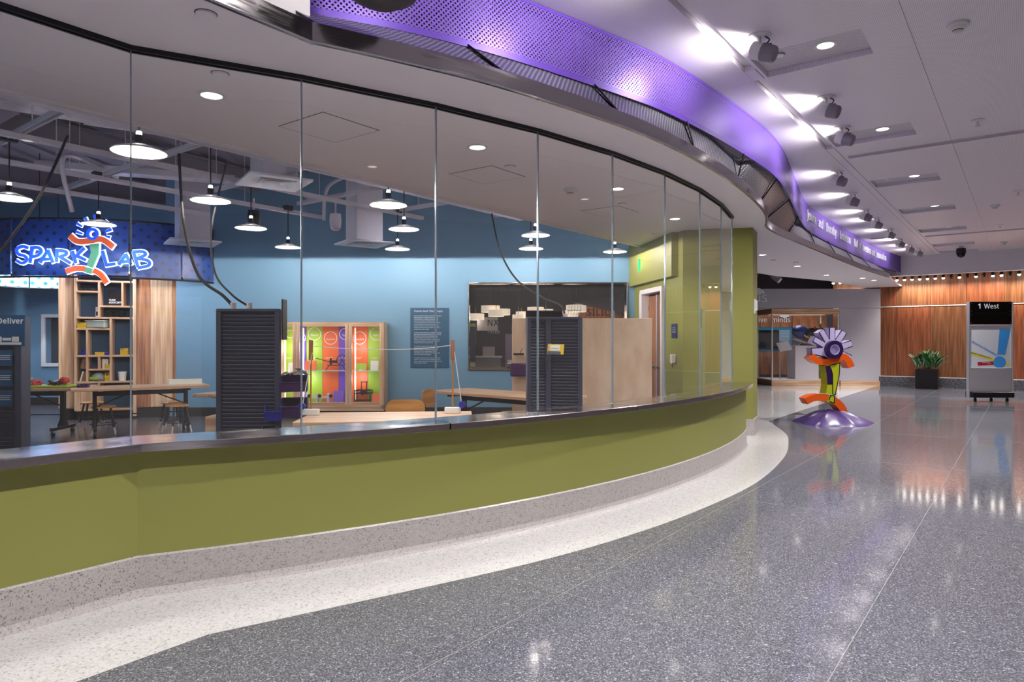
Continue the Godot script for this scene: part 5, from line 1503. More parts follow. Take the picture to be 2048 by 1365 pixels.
	for k in 5: obj("wheel", rod(0.028, 0.02, 12), M["dark metal"], cs, Vector3(-0.12 + 0.06 * k, 0.03, 0.06), Vector3(PI / 2, 0, 0))

func dotted_ring() -> void:
	var m := mat("blue dotted sheet", Color(1, 1, 1), 0.35)
	m.albedo_texture = dot_image(64, [Vector2(0.25, 0.25), Vector2(0.75, 0.75)], 0.14, Color(0.10, 0.26, 0.55), Color(0.05, 0.13, 0.35))
	m.uv1_scale = Vector3(1 / 0.24, 1 / 0.24, 1)
	var m2 := mat("pale dotted sheet", Color(1, 1, 1), 0.35)
	m2.albedo_texture = dot_image(64, [Vector2(0.25, 0.25), Vector2(0.75, 0.75)], 0.16, Color(0.62, 0.82, 0.93), Color(0.12, 0.45, 0.75))
	m2.uv1_scale = Vector3(1 / 0.24, 1 / 0.24, 1)
	var s := thing("dotted_ring_canopy", "blue dotted oval ring canopy hung above the wooden shelf", "canopy", Vector3(-8.5, 2.66, -14.0))
	var el := func(a: float) -> Vector2: return Vector2(cos(a) * 2.62, sin(a) * 1.72)
	# front faces the lens at angle -90 deg on the plan (x, depth)
	var n := 9
	for k in n:
		var a0 := deg_to_rad(-192 + 204.0 * k / n)
		var a1 := deg_to_rad(-192 + 204.0 * (k + 1) / n) - 0.012
		var path := PackedVector2Array()
		for j in 5: path.append(el.call(lerpf(a0, a1, j / 4.0)))
		obj("front_panel", sweep(path, rect_prof(-0.01, 0.01, 0.02 + (0.02 if k % 2 else 0.0), 1.03)), m, s)
		var p: Vector2 = el.call(a0)
		bx("clip", M["dark metal"], s, Vector3(p.x, 0.02, -p.y), Vector3(0.03, 0.08, 0.05), 0.004)
	for k in 7:
		var a0 := deg_to_rad(14 + 152.0 * k / 7)
		var a1 := deg_to_rad(14 + 152.0 * (k + 1) / 7) - 0.012
		var path := PackedVector2Array()
		for j in 5: path.append(el.call(lerpf(a0, a1, j / 4.0)))
		obj("rear_panel", sweep(path, rect_prof(-0.01, 0.01, 0.02, 0.8)), m2, s)
	for y in [0.0, 1.05]:
		var path := []
		for j in 49:
			var p: Vector2 = el.call(TAU * j / 48)
			path.append(Vector3(p.x, y, -p.y))
		obj("rim_tube", tube(path, 0.02, 6), M["dark metal"], s)
	for a in [-140, -60, -100, 40, 100, 150]:
		var p: Vector2 = el.call(deg_to_rad(a)) * 0.8
		var lp := obj("ring_lamp", lathe([Vector2(0, -0.02), Vector2(0.04, -0.01), Vector2(0.04, 0.05), Vector2(0, 0.06)], 14), M["lamp glow"], s, Vector3(p.x, 0.5, -p.y))
		obj("lamp_stem", rod(0.01, 0.5, 6), M["dark metal"], lp, Vector3(0, 0.06, 0))
		spot(s, Vector3(p.x, 0.49, -p.y), Vector3.DOWN, 2.4, 80.0, Color(0.95, 0.97, 1.0), 0.03, 0.3)
	for a in [-150, -90, -30, 60, 130]:
		var p: Vector2 = el.call(deg_to_rad(a))
		obj("hanger", rod(0.008, 1.25, 6), M["dark metal"], s, Vector3(p.x, 1.02, -p.y))

func glowing_sign() -> void:
	glow("neon rim", Color(0.80, 0.88, 1.0), 2.6)
	glow("neon blue", Color(0.16, 0.36, 0.95), 0.75)
	glow("neon orange", Color(0.90, 0.38, 0.20), 0.6)
	glow("neon green", Color(0.38, 0.66, 0.52), 0.55)
	var s := thing("neon_sign", "glowing blue word sign with orange and green figure on dotted ring", "neon sign", Vector3(-7.36, 2.98, -12.02), deg_to_rad(-3))
	var k := 307.0
	var o := Vector2(535, 290)
	var word := [
		[[172, 240, 140, 231, 108, 246, 116, 272, 152, 283, 165, 304, 138, 322, 104, 306]],
		[[196, 236, 182, 322], [184, 240, 228, 238, 246, 258, 226, 280, 196, 288]],
		[[238, 320, 284, 252], [282, 252, 312, 320], [256, 302, 304, 300]],
		[[336, 246, 330, 316], [334, 254, 380, 260, 384, 276, 346, 290], [350, 288, 410, 324]],
		[[420, 258, 440, 324], [488, 242, 434, 292], [446, 284, 496, 308]],
		[[588, 258, 612, 340], [606, 336, 660, 328]],
		[[678, 334, 718, 278], [716, 276, 748, 334], [692, 318, 742, 316]],
		[[760, 264, 786, 348], [758, 266, 812, 264, 826, 282, 776, 302], [776, 300, 840, 312, 846, 338, 786, 352]]]
	for w in word:
		var fill := start()
		var rim := start()
		var d := 0
		for l in w:
			var p := Array(spline2(pts2(l, k, o), 4)) if l.size() > 4 else pts2(l, k, o)
			fill.append_from(extrude(stroke(p, 0.058, 0.048), 0.02, 0.042 + 0.001 * d), 0, Transform3D.IDENTITY)
			var a: Vector2 = p[0]
			var b: Vector2 = p[-1]
			p[0] = a + (a - p[1]).normalized() * 0.014
			p[-1] = b + (b - p[-2]).normalized() * 0.014
			rim.append_from(extrude(stroke(p, 0.088, 0.078), 0.0, 0.02 + 0.001 * d), 0, Transform3D.IDENTITY)
			d += 1
		var r := obj("letter", rim.commit(), M["neon rim"], s)
		obj("letter_face", fill.commit(), M["neon blue"], r)
	var shapes := [
		["arm", Array(spline2(pts2([408, 176, 450, 206, 520, 204, 585, 196, 648, 238], k, o), 5)), 0.1, "neon orange"],
		["leg", Array(spline2(pts2([386, 368, 440, 352, 496, 356], k, o), 5)), 0.09, "neon orange"],
		["leg", Array(spline2(pts2([540, 364, 580, 386, 612, 432], k, o), 5)), 0.09, "neon orange"],
		["body", pts2([544, 220, 548, 270, 520, 345], k, o), 0.17, "neon green"],
		["hip", pts2([516, 350, 508, 378], k, o), 0.13, "neon green"]]
	for a in shapes:
		var p: Array = a[1]
		var f := obj("figure_" + a[0], extrude(stroke(p, a[2], a[2] * (0.62 if a[0] == "body" else 1.0)), 0.022, 0.05), M[a[3]], s)
		p[0] = p[0] + (p[0] - p[1]).normalized() * 0.014
		p[-1] = p[-1] + (p[-1] - p[-2]).normalized() * 0.014
		obj("glow_rim", extrude(stroke(p, a[2] + 0.03, a[2] * (0.62 if a[0] == "body" else 1.0) + 0.03), 0.0, 0.02), M["neon rim"], f)
	var ec := pt(535, 168, k, o)
	obj("figure_eye", lathe([Vector2(0.06, 0), Vector2(0.11, 0), Vector2(0.11, 0.03), Vector2(0.06, 0.03), Vector2(0.06, 0)], 28), M["neon blue"], s, Vector3(ec.x, ec.y, 0.03), Vector3(PI / 2, 0, 0))
	obj("glow_rim", lathe([Vector2(0.045, 0), Vector2(0.125, 0), Vector2(0.125, 0.02), Vector2(0.045, 0.02), Vector2(0.045, 0)], 28), M["neon rim"], s, Vector3(ec.x, ec.y, 0.0), Vector3(PI / 2, 0, 0))
	for l in [[440, 152, 476, 166], [444, 108, 474, 126], [490, 78, 508, 108], [546, 62, 546, 106], [612, 94, 586, 122], [638, 142, 604, 156], [630, 186, 606, 178]]:
		var p := pts2(l, k, o)
		var f := obj("figure_ray", extrude(stroke(p, 0.05, 0.03), 0.022, 0.04), M["neon blue"], s)
		obj("glow_rim", extrude(stroke(p, 0.075, 0.05), 0.0, 0.02), M["neon rim"], f)
	omni(s, Vector3(-0.7, 0.0, 0.25), 0.25, Color(0.7, 0.8, 1.0), 0.2)
	omni(s, Vector3(0.6, 0.0, 0.25), 0.25, Color(0.7, 0.8, 1.0), 0.2)

func slat_carts() -> void:
	# tall slatted cart before the blue wall
	var c := thing("slat_cart", "tall slate grey slatted tool cart behind the glass with purple bins", "cart", Vector3(-3.0, 0.001, -7.0), deg_to_rad(0))
	slat_panel(c, 0.6, 1.74, 44)
	slat_panel(c, 0.55, 1.66, 40, 0.0, 0.0, Vector3(-0.16, 0, -0.42))
	bx("base", M["dark metal"], c, Vector3(0.3, 0.08, -0.22), Vector3(0.64, 0.05, 0.44), 0.006)
	var dr := bx("drawer_box", M["maple"], c, Vector3(-0.1, 0.42, -0.2), Vector3(0.12, 0.6, 0.36), 0.006)
	bx("drawer_pull", M["dark metal"], dr, Vector3(-0.03, 0.1, 0.205), Vector3(0.05, 0.015, 0.02))
	for x in [0.0, 0.6]:
		for z in [-0.02, -0.4]: caster(c, Vector3(x, 0, z))
	bx("mounted_screen", M["black plastic"], c, Vector3(0.645, 1.72, -0.06), Vector3(0.015, 0.42, 0.14), 0.004)
	# folded slat cart before the plywood
	var f := thing("slat_cart", "grey slatted tool cart folded like a book before plywood", "cart", Vector3(0.2, 0.001, -8.25), 0.0)
	slat_panel(f, 0.24, 1.7, 44, 0.0, deg_to_rad(18))
	slat_panel(f, 0.38, 1.7, 44, 0.0, deg_to_rad(-14), Vector3(0.255, 0, -0.075))
	bx("base", M["dark metal"], f, Vector3(0.3, 0.05, -0.2), Vector3(0.6, 0.05, 0.3), 0.006)
	for x in [0.05, 0.55]:
		for z in [-0.08, -0.3]: caster(f, Vector3(x, -0.02, z))
	var tv := bx("mounted_screen", M["black plastic"], f, Vector3(0.2, 1.73, -0.26), Vector3(0.46, 0.3, 0.04), 0.004)
	bx("screen_face", M["black glass"], tv, Vector3(0, 0, 0.021), Vector3(0.43, 0.27, 0.003))
	var nb := thing("notice_holder", "yellow notice board with white card clipped to folded cart", "notice", Vector3(0.53, 1.33, -8.2), -0.25)
	bx("board", M["bin yellow"], nb, Vector3(0, 0.07, 0.03), Vector3(0.2, 0.13, 0.012), 0.003, Vector3(-0.3, 0, -0.03))
	bx("card", M["paper"], nb, Vector3(-0.01, 0.085, 0.036), Vector3(0.12, 0.07, 0.008), 0.0, Vector3(-0.3, 0, -0.03))
	bx("pocket", M["slate enamel"], nb, Vector3(-0.015, 0.025, 0.055), Vector3(0.16, 0.04, 0.01), 0.002, Vector3(-0.3, 0, -0.03))
	letters("lettering", "SPARK!LAB", 0.014, M["ink dark"], nb, Vector3(-0.06, 0.07, 0.048), 0.0, 0.001)
	# numbered cart at the far left
	var n := thing("numbered_cart", "dark slatted cart carrying blue numbered steps", "cart", Vector3(-6.67, 0.001, -8.0), deg_to_rad(0))
	slat_panel(n, 0.88, 1.68, 36)
	bx("side_post", M["slate enamel"], n, Vector3(0.92, 0.9, -0.04), Vector3(0.05, 1.76, 0.16), 0.004)
	bx("base", M["dark metal"], n, Vector3(0.45, 0.06, -0.1), Vector3(0.95, 0.05, 0.5), 0.006)
	for x in [0.05, 0.85]:
		for z in [0.1, -0.3]: caster(n, Vector3(x, -0.02, z))
	var hd := bx("header_board", M["sign blue"], n, Vector3(0.66, 1.62, 0.05), Vector3(0.68, 0.36, 0.012), 0.002)
	letters("lettering", "Deliver", 0.062, M["ink white"], hd, Vector3(0.02, 0.06, 0.007), 0.0, 0.003, true)
	for k in 6: bx("printed_brick", M["ink white"], hd, Vector3(-0.27 + 0.1 * k, -0.1, 0.007), Vector3(0.08 if k % 2 else 0.1, 0.03 + 0.03 * (k % 2), 0.002))
	bx("printed_rail", M["ink white"], hd, Vector3(0, -0.15, 0.007), Vector3(0.6, 0.03, 0.002))
	for k in 3:
		var b := bx("step_board", M["sign blue"], n, Vector3(0.52, 1.3 - 0.235 * k, 0.05), Vector3(0.66, 0.19, 0.012), 0.002)
		letters("lettering", str(k + 1), 0.1, M["ink white"], b, Vector3(0.1, -0.06, 0.007), 0.0, 0.003, true)
		for j in 3: bx("text_line", M["ink white"], b, Vector3(0.25, 0.03 - 0.022 * j, 0.007), Vector3(0.13 - 0.02 * (j % 2), 0.007, 0.002))
	# bench with bins in front of the numbered cart
	var t := thing("side_bench", "maple topped drawer bench in front of the numbered cart", "bench", Vector3(-6.1, 0.001, -7.05), deg_to_rad(32))
	bx("bench_top", M["maple"], t, Vector3(0, 0.75, 0), Vector3(1.1, 0.05, 0.62), 0.02)
	bx("cabinet", M["maple"], t, Vector3(0.25, 0.38, -0.1), Vector3(0.42, 0.66, 0.4), 0.006)
	for y in [0.2, 0.42, 0.62]:
		bx("drawer_pull", M["dark metal"], t, Vector3(0.47, y, -0.1), Vector3(0.015, 0.015, 0.08))
	bin(Vector3(-5.85, 0.776, -7.25), Vector3(0.3, 0.2, 0.3), M["bin red"], "orange red bin of parts on the side bench", 0.5)
	var pr := thing("wood_frame_toy", "small wooden frame with yellow strip on the side bench", "toy", Vector3(-5.55, 0.776, -7.0), 0.4)
	for z in [-1, 1]: bx("rail", M["maple"], pr, Vector3(0, 0.03, z * 0.06), Vector3(0.18, 0.06, 0.015), 0.003)
	bx("strip", M["bin yellow"], pr, Vector3(0, 0.055, 0), Vector3(0.15, 0.012, 0.1))
	var car := thing("toy_car", "small dark blue toy car with black wheels on side bench", "toy car", Vector3(-5.85, 0.776, -6.85), 0.2)
	bx("body", M["bin blue"], car, Vector3(0, 0.05, 0), Vector3(0.16, 0.06, 0.09), 0.015)
	for x in [-1, 1]:
		for z in [-1, 1]: obj("wheel", rod(0.03, 0.02, 12), M["black plastic"], car, Vector3(x * 0.055, 0.03, z * 0.05), Vector3(PI / 2, 0, 0))
	# bins hung on the tall cart
	bin(Vector3(-2.27, 0.98, -7.12), Vector3(0.26, 0.16, 0.3), M["bin purple"], "purple bin heaped with foil on the tall slatted cart", 0.25)
	bin(Vector3(-2.27, 0.72, -7.12), Vector3(0.26, 0.18, 0.3), M["bin purple"], "lower purple bin hung beneath the foil bin", 0.25)
	bin(Vector3(-2.42, 0.7, -6.93), Vector3(0.15, 0.15, 0.2), M["bin blue"], "bright blue bin beside the lower purple bin", 0.25)
	bin(Vector3(-2.45, 0.46, -6.93), Vector3(0.15, 0.18, 0.2), M["bin blue"], "lowest blue bin hanging near the cart's foot", 0.25)
	var fo := thing("foil_heap", "heap of crumpled foil scraps in the purple bin", "foil", Vector3(-2.27, 1.09, -7.1))
	for k in 9:
		var st := start()
		var v := []
		for j in 5: v.append(Vector3(rng.randf_range(-0.09, 0.09), rng.randf_range(0, 0.07), rng.randf_range(-0.09, 0.09)))
		for j in [[0, 1, 2], [0, 2, 3], [1, 2, 4], [2, 3, 4], [0, 1, 4], [0, 3, 4]]:
			for q in j: st.add_vertex(v[q])
		obj("scrap", finish(st), M["foil"], fo, Vector3(rng.randf_range(-0.1, 0.1), 0.02 + rng.randf() * 0.05, rng.randf_range(-0.08, 0.08)))

func wall_case() -> void:
	var c := thing("wall_display_case", "three door wooden display case with lime, orange and violet backs on blue wall", "display case", Vector3(-3.5, 0.16, -13.35))
	var w := 2.06
	bx("carcass_top", M["maple"], c, Vector3(0, 1.68, 0), Vector3(w, 0.05, 0.4), 0.004)
	bx("carcass_base", M["maple"], c, Vector3(0, 0.05, 0), Vector3(w, 0.12, 0.4), 0.004)
	for x in [-1, 1]: bx("carcass_side", M["upright maple"], c, Vector3(x * (w / 2 - 0.025), 0.86, 0), Vector3(0.05, 1.66, 0.4), 0.004)
	var cols := ["case lime", "case violet", "case lime", "case orange", "case violet", "case orange", "case lime"]
	var edges := [-1.0, -0.83, -0.62, -0.18, 0.12, 0.34, 0.7, 0.98]
	edges = [-0.98, -0.80, -0.57, -0.25, 0.07, 0.32, 0.65, 0.98]
	for k in 7:
		var b := bx("back_strip", M[cols[k]], c, Vector3((edges[k] + edges[k + 1]) / 2, 0.88, -0.17), Vector3(edges[k + 1] - edges[k] - 0.006, 1.56, 0.02))
		var rr := minf(0.13, (edges[k + 1] - edges[k]) * 0.46)
		var yy := 0.52 if k % 2 else 0.6
		obj("printed_ring", lathe([Vector2(rr - 0.012, 0), Vector2(rr, 0), Vector2(rr, 0.002), Vector2(rr - 0.012, 0.002), Vector2(rr - 0.012, 0)], 30), M["ink white"], b, Vector3(0, yy, 0.011), Vector3(PI / 2, 0, 0))
		letters("lettering", ["", "Explore it", "Think it", "Create it", "Try it", "Tweak it", "Sell it"][k], 0.03, M["ink white"], b, Vector3(0, yy - 0.05, 0.011), 0.0, 0.002, true, 1)
		for j in 2: bx("text_line", M["ink white"], b, Vector3(-0.04, 0.13 - 0.02 * j, 0.011), Vector3(0.16 - 0.05 * j, 0.006, 0.002))
	for d in [[-1.01, -0.665], [-0.655, 0.345], [0.355, 1.01]]:
		var l: float = d[1] - d[0]
		var dr := obj("door_pane", sheet(l - 0.1, 1.46), M["clear glass"], c, Vector3((d[0] + d[1]) / 2, 0.89, 0.19))
		for x in [-1, 1]: bx("door_stile", M["upright maple"], dr, Vector3(x * (l / 2 - 0.03), 0, 0), Vector3(0.06, 1.58, 0.03), 0.003)
		for y in [-1, 1]: bx("door_rail", M["maple"], dr, Vector3(0, y * 0.76, 0), Vector3(l - 0.12, 0.06, 0.03), 0.003)
		bx("light_tube", M["drum glow"], c, Vector3(d[0] + 0.09, 0.9, 0.05), Vector3(0.025, 1.4, 0.025))
		omni(c, Vector3(d[0] + 0.14, 1.2, 0.08), 0.12, Color(0.93, 0.95, 1.0), 0.1)
		omni(c, Vector3(d[0] + 0.14, 0.6, 0.08), 0.12, Color(0.93, 0.95, 1.0), 0.1)
	bx("glass_shelf", mat("frosted shelf", Color(0.8, 0.86, 0.86), 0.2), c, Vector3(-0.15, 0.76, 0.0), Vector3(0.9, 0.012, 0.3))
	bx("glass_shelf", M["frosted shelf"], c, Vector3(0.68, 0.76, 0.0), Vector3(0.58, 0.012, 0.3))
	bx("inner_floor", M["teal panel"], c, Vector3(0, 0.115, 0.0), Vector3(1.95, 0.01, 0.34))
	# exhibits
	var base := Vector3(-3.5, 0.16, -13.35)
	var t := thing("treadle_machine", "black iron machine with large spoked wheel on case shelf", "machine", base + Vector3(0.06, 0.766, 0.02))
	obj("wheel_rim", lathe([Vector2(0.095, -0.01), Vector2(0.11, -0.01), Vector2(0.11, 0.01), Vector2(0.095, 0.01), Vector2(0.095, -0.01)], 24), M["iron"], t, Vector3(0.12, 0.2, 0), Vector3(PI / 2, 0, 0))
	for j in 3: bx("spoke", M["iron"], t, Vector3(0.12, 0.2, 0), Vector3(0.2, 0.012, 0.012), 0.0, Vector3(0, 0, PI / 3 * j))
	for x in [-0.16, 0.16]:
		obj("leg", bar(Vector3(x * 1.2, 0, 0.05), Vector3(x * 0.8, 0.1, 0), 0.008, 6), M["iron"], t)
	bx("bed", M["iron"], t, Vector3(0, 0.1, 0), Vector3(0.34, 0.015, 0.08))
	bx("head", M["iron"], t, Vector3(-0.05, 0.17, 0), Vector3(0.16, 0.05, 0.05), 0.01)
	obj("lever", bar(Vector3(-0.4, 0.24, 0), Vector3(-0.1, 0.16, 0), 0.008, 6), M["iron"], t)
	obj("post", rod(0.02, 0.14, 8), M["iron"], t, Vector3(-0.1, 0.1, 0))
	var g := thing("geared_bench_model", "grey metal geared bench model on the case floor", "machine", base + Vector3(-0.3, 0.12, 0.02))
	for z in [-0.05, 0.05]: bx("rail", M["pipe paint"], g, Vector3(0, 0.12, z), Vector3(0.5, 0.03, 0.015))
	for x in [-0.2, 0.0, 0.22]:
		bx("stanchion", M["pipe paint"], g, Vector3(x, 0.1, 0), Vector3(0.03, 0.2, 0.1))
		obj("gear", rod(0.035, 0.015, 12), M["iron"], g, Vector3(x + 0.06, 0.15, 0.06), Vector3(PI / 2, 0, 0))
	obj("belt", tube(spline3([Vector3(-0.15, 0.03, 0.08), Vector3(0.0, 0.015, 0.1), Vector3(0.12, 0.03, 0.08)], 5), 0.01, 6), M["black plastic"], g)
	var l := thing("loom_model", "small brown wooden frame loom in the right hand door", "machine", base + Vector3(0.6, 0.12, 0.02))
	for x in [-0.15, 0.15]:
		for z in [-0.1, 0.1]: bx("leg", M["iron"], l, Vector3(x, 0.13, z), Vector3(0.02, 0.26, 0.02))
	for y in [0.06, 0.2, 0.26]:
		for z in [-0.1, 0.1]: bx("rail", M["iron"], l, Vector3(0, y, z), Vector3(0.3, 0.018, 0.018))
	for x in [-0.04, 0.06]: bx("upright", M["iron"], l, Vector3(x, 0.3, 0), Vector3(0.016, 0.24, 0.02))
	bx("beam", M["iron"], l, Vector3(0.01, 0.42, 0), Vector3(0.14, 0.018, 0.02))
	obj("drum", rod(0.05, 0.16, 12), M["iron"], l, Vector3(0.0, 0.22, -0.08), Vector3(PI / 2, 0, 0))
	for q in [[Vector3(-0.42, 0.766, 0.05), "case orange", 0.22, 0.19, "orange text card on the middle shelf of wall case"], [Vector3(0.12, 0.12, 0.06), "case violet", 0.2, 0.25, "violet text card leaning on the case floor"], [Vector3(0.56, 0.766, 0.05), "case lime", 0.21, 0.14, "lime text card on the right shelf of wall case"], [Vector3(0.82, 0.766, 0.05), "paper", 0.15, 0.19, "grey framed photo standing on the right shelf"], [Vector3(0.87, 0.12, 0.06), "case orange", 0.19, 0.19, "orange text card on the floor of the right door"], [Vector3(-0.76, 0.72, 0.05), "paper", 0.2, 0.2, "pale card in the left hand door of wall case"]]:
		var cd := thing("caption_card", q[4], "card", base + q[0])
		bx("sheet", M[q[1]], cd, Vector3(0, q[3] / 2, 0), Vector3(q[2], q[3], 0.012), 0.0, Vector3(-0.2, 0, 0))
		bx("stand", M["white plastic"], cd, Vector3(0, 0.01, 0.02), Vector3(0.06, 0.02, 0.05))

func wall_text() -> void:
	var s := thing("wall_text_panel", "tall dark teal text panel mounted on the blue wall", "text panel", Vector3(-1.64, 0.965, -13.59))
	var p := bx("board", mat("panel teal", Color(0.0, 0.28, 0.42), 0.5), s, Vector3(0, 0.597, 0), Vector3(0.765, 1.194, 0.02), 0.002)
	letters("lettering", "Charles Stark “Doc” Draper", 0.034, M["ink white"], p, Vector3(-0.31, 0.505, 0.011), 0.0, 0.002)
	var lines := ["Charles Stark “Doc” Draper’s love of flying sparked a", "lifelong interest in improving the accuracy of", "instrumentation to navigate aircraft and other", "vehicles and systems. He applied instruments", "measuring movement to aeronautics. Gyroscopes", "and accelerometers used to detect changes in", "direction and speed, he found, could help pilots", "understand their position and make corrections to", "the flight path when needed.", "", "For NASA’s Project Apollo moon program, one of the", "great engineering achievements of the 20th century,", "Doc Draper and his laboratory developed the", "guidance system and computer for the Apollo", "spacecraft. Today, Draper’s lab continues to solve", "challenging problems in national defense, space,", "energy, and biomedical engineering.", "", "To recognize invention whose work, like Doc", "Draper’s, has changed our everyday lives, the", "National Academy of Engineering established", "the Draper Prize for engineering in 1988.", "Endowed by Draper Laboratory, the prize is a top", "honor in the field of engineering.", "", "The Draper Spark!Lab invites everyone—especially", "children—to join in the spirit of exploration of Doc", "Draper and the Draper Prize recipients. Discover your", "own inventive creativity!"]
	for k in lines.size():
		if lines[k]: letters("text_line", lines[k], 0.0165, M["ink white"], p, Vector3(-0.31, 0.425 - 0.0335 * k, 0.011), 0.0, 0.0015)

func small_things() -> void:
	# string posts on the front table
	for q in [[-1.98, -6.72, "wooden string post with clamp block at the left of front table"], [-0.60, -6.9, "wooden string post with clamp block at the right of front table"]]:
		var t := thing("string_post", q[2], "post", Vector3(q[0], 0.77, q[1]))
		bx("clamp_block", M["paper"], t, Vector3(0, 0.03, 0), Vector3(0.16, 0.06, 0.07), 0.005)
		obj("dowel", rod(0.008, 0.5, 8), mat("dowel", Color(0.68, 0.44, 0.18), 0.5), t, Vector3(0, 0.05, 0))
		bx("head", M["cherry veneer"], t, Vector3(0, 0.64, 0), Vector3(0.035, 0.2, 0.035), 0.004)
		obj("side_line", bar(Vector3(0.02, 0.62, 0.02), Vector3(0.09 if q[0] > -1 else -0.07, 0.12, 0.03), 0.004, 6), M["cord white"], t)
		obj("reel", rod(0.035, 0.03, 14), M["bin blue"], t, Vector3(0.1 if q[0] > -1 else -0.08, 0.09, 0.02), Vector3(PI / 2, 0, 0))
	var st := thing("string_line", "white cord strung between the two wooden posts", "cord", Vector3(-1.98, 1.45, -6.72))
	obj("cord", tube(spline3([Vector3(0, 0.0, 0), Vector3(0.35, -0.025, -0.04), Vector3(0.8, -0.035, -0.1), Vector3(1.15, -0.02, -0.15), Vector3(1.38, 0.01, -0.18)], 6), 0.004, 6), M["cord white"], st)
	# left tables
	for k in 2:
		var b := thing("white_box", ["white flat box at the right end of the shelf table", "second white flat box beside the first on the shelf table"][k], "box", Vector3(-5.62 + 0.2 * k, 0.771, -11.5 - 0.12 * k), 0.5)
		bx("tray", M["paper"], b, Vector3(0, 0.035, 0), Vector3(0.3 - 0.06 * k, 0.07, 0.22), 0.004)
		bx("lid", M["paper"], b, Vector3(0, 0.075, 0), Vector3(0.31 - 0.06 * k, 0.012, 0.23), 0.003)
	var sc := thing("scrap_tray", "green tray of fabric scraps on the left table", "tray", Vector3(-7.3, 0.771, -10.75), 0.1)
	bx("tray", M["case lime"], sc, Vector3(0, 0.02, 0), Vector3(0.7, 0.03, 0.3), 0.006)
	for k in 14:
		bx("scrap", M[["bin red", "iron", "card brown", "bin purple", "foil"][k % 5]], sc, Vector3(rng.randf_range(-0.28, 0.3), 0.05 + 0.04 * rng.randf(), rng.randf_range(-0.1, 0.1)), Vector3(0.14, 0.025, 0.08), 0.006, Vector3(rng.randf(), rng.randf() * 3, rng.randf() * 0.6))
	var hd := thing("red_gloves", "pair of red gloves heaped on the scrap tray", "gloves", Vector3(-7.05, 0.85, -10.75))
	for k in 2: obj("glove", lathe([Vector2(0, 0), Vector2(0.05, 0.01), Vector2(0.06, 0.05), Vector2(0.03, 0.09), Vector2(0, 0.1)], 12, true), M["bin red"], hd, Vector3(0.07 * k, -0.01, 0.03 * k), Vector3(0.5 * k, 0, 0.4))
	bin(Vector3(-6.75, 0.771, -10.75), Vector3(0.14, 0.05, 0.12), M["bin purple"], "small purple tray alone on the shelf table", 0.3)
	# curved ramp by the window
	var rp := thing("ramp_toy", "curved plywood ramp with clear back on the small table", "ramp", Vector3(-9.95, 0.77, -13.2))
	var prof := [Vector2(-0.5, 0.0)]
	for k in 9:
		var a := PI / 2 * k / 8.0
		prof.append(Vector2(-0.5 + 0.62 * sin(a), 0.05 + 0.62 * (1 - cos(a))))
	prof.append_array([Vector2(0.18, 0.67), Vector2(0.18, 0.0)])
	for z in [-0.15, 0.15]: obj("side_board", extrude(PackedVector2Array(prof), z - 0.012, z + 0.012), M["plywood"], rp)
	var run := []
	for k in 9:
		var a := PI / 2 * k / 8.0
		run.append(Vector2(-0.5 + 0.62 * sin(a), 0.05 + 0.62 * (1 - cos(a))))
	obj("track", extrude(stroke(run, 0.012), -0.14, 0.14), M["white plastic"], rp)
	# purple tool and clamp hanging on the plywood beside the folded cart
	var tl := thing("hanging_tray", "purple tray hung on plywood beside the folded cart", "tray", Vector3(0.1, 0.96, -10.42))
	bx("tray", M["bin purple"], tl, Vector3(0, 0.1, 0.04), Vector3(0.26, 0.2, 0.08), 0.02)
	bx("handle", M["dark metal"], tl, Vector3(-0.15, 0.13, 0.04), Vector3(0.06, 0.015, 0.015))
	var cl := thing("clamp_lamp", "small chrome clamp lamp on plywood above the purple tray", "clamp lamp", Vector3(0.1, 1.3, -10.42))
	bx("clamp", M["black metal"], cl, Vector3(0, 0, 0.04), Vector3(0.16, 0.03, 0.08), 0.004)
	obj("arm", bar(Vector3(0.02, 0.02, 0.05), Vector3(0.06, 0.09, 0.06), 0.01, 6), M["chrome"], cl)

func wire_rack() -> void:
	var w := thing("wire_rack", "small chrome wire rack standing on top of the folded slat cart", "rack", Vector3(0.74, 1.81, -8.2))
	for k in 5:
		obj("wire", bar(Vector3(-0.07 + 0.035 * k, 0, 0), Vector3(-0.05 + 0.035 * k, 0.12, -0.03), 0.004, 6), M["chrome"], w)
	obj("wire", bar(Vector3(-0.08, 0.06, -0.015), Vector3(0.1, 0.06, -0.015), 0.004, 6), M["chrome"], w)

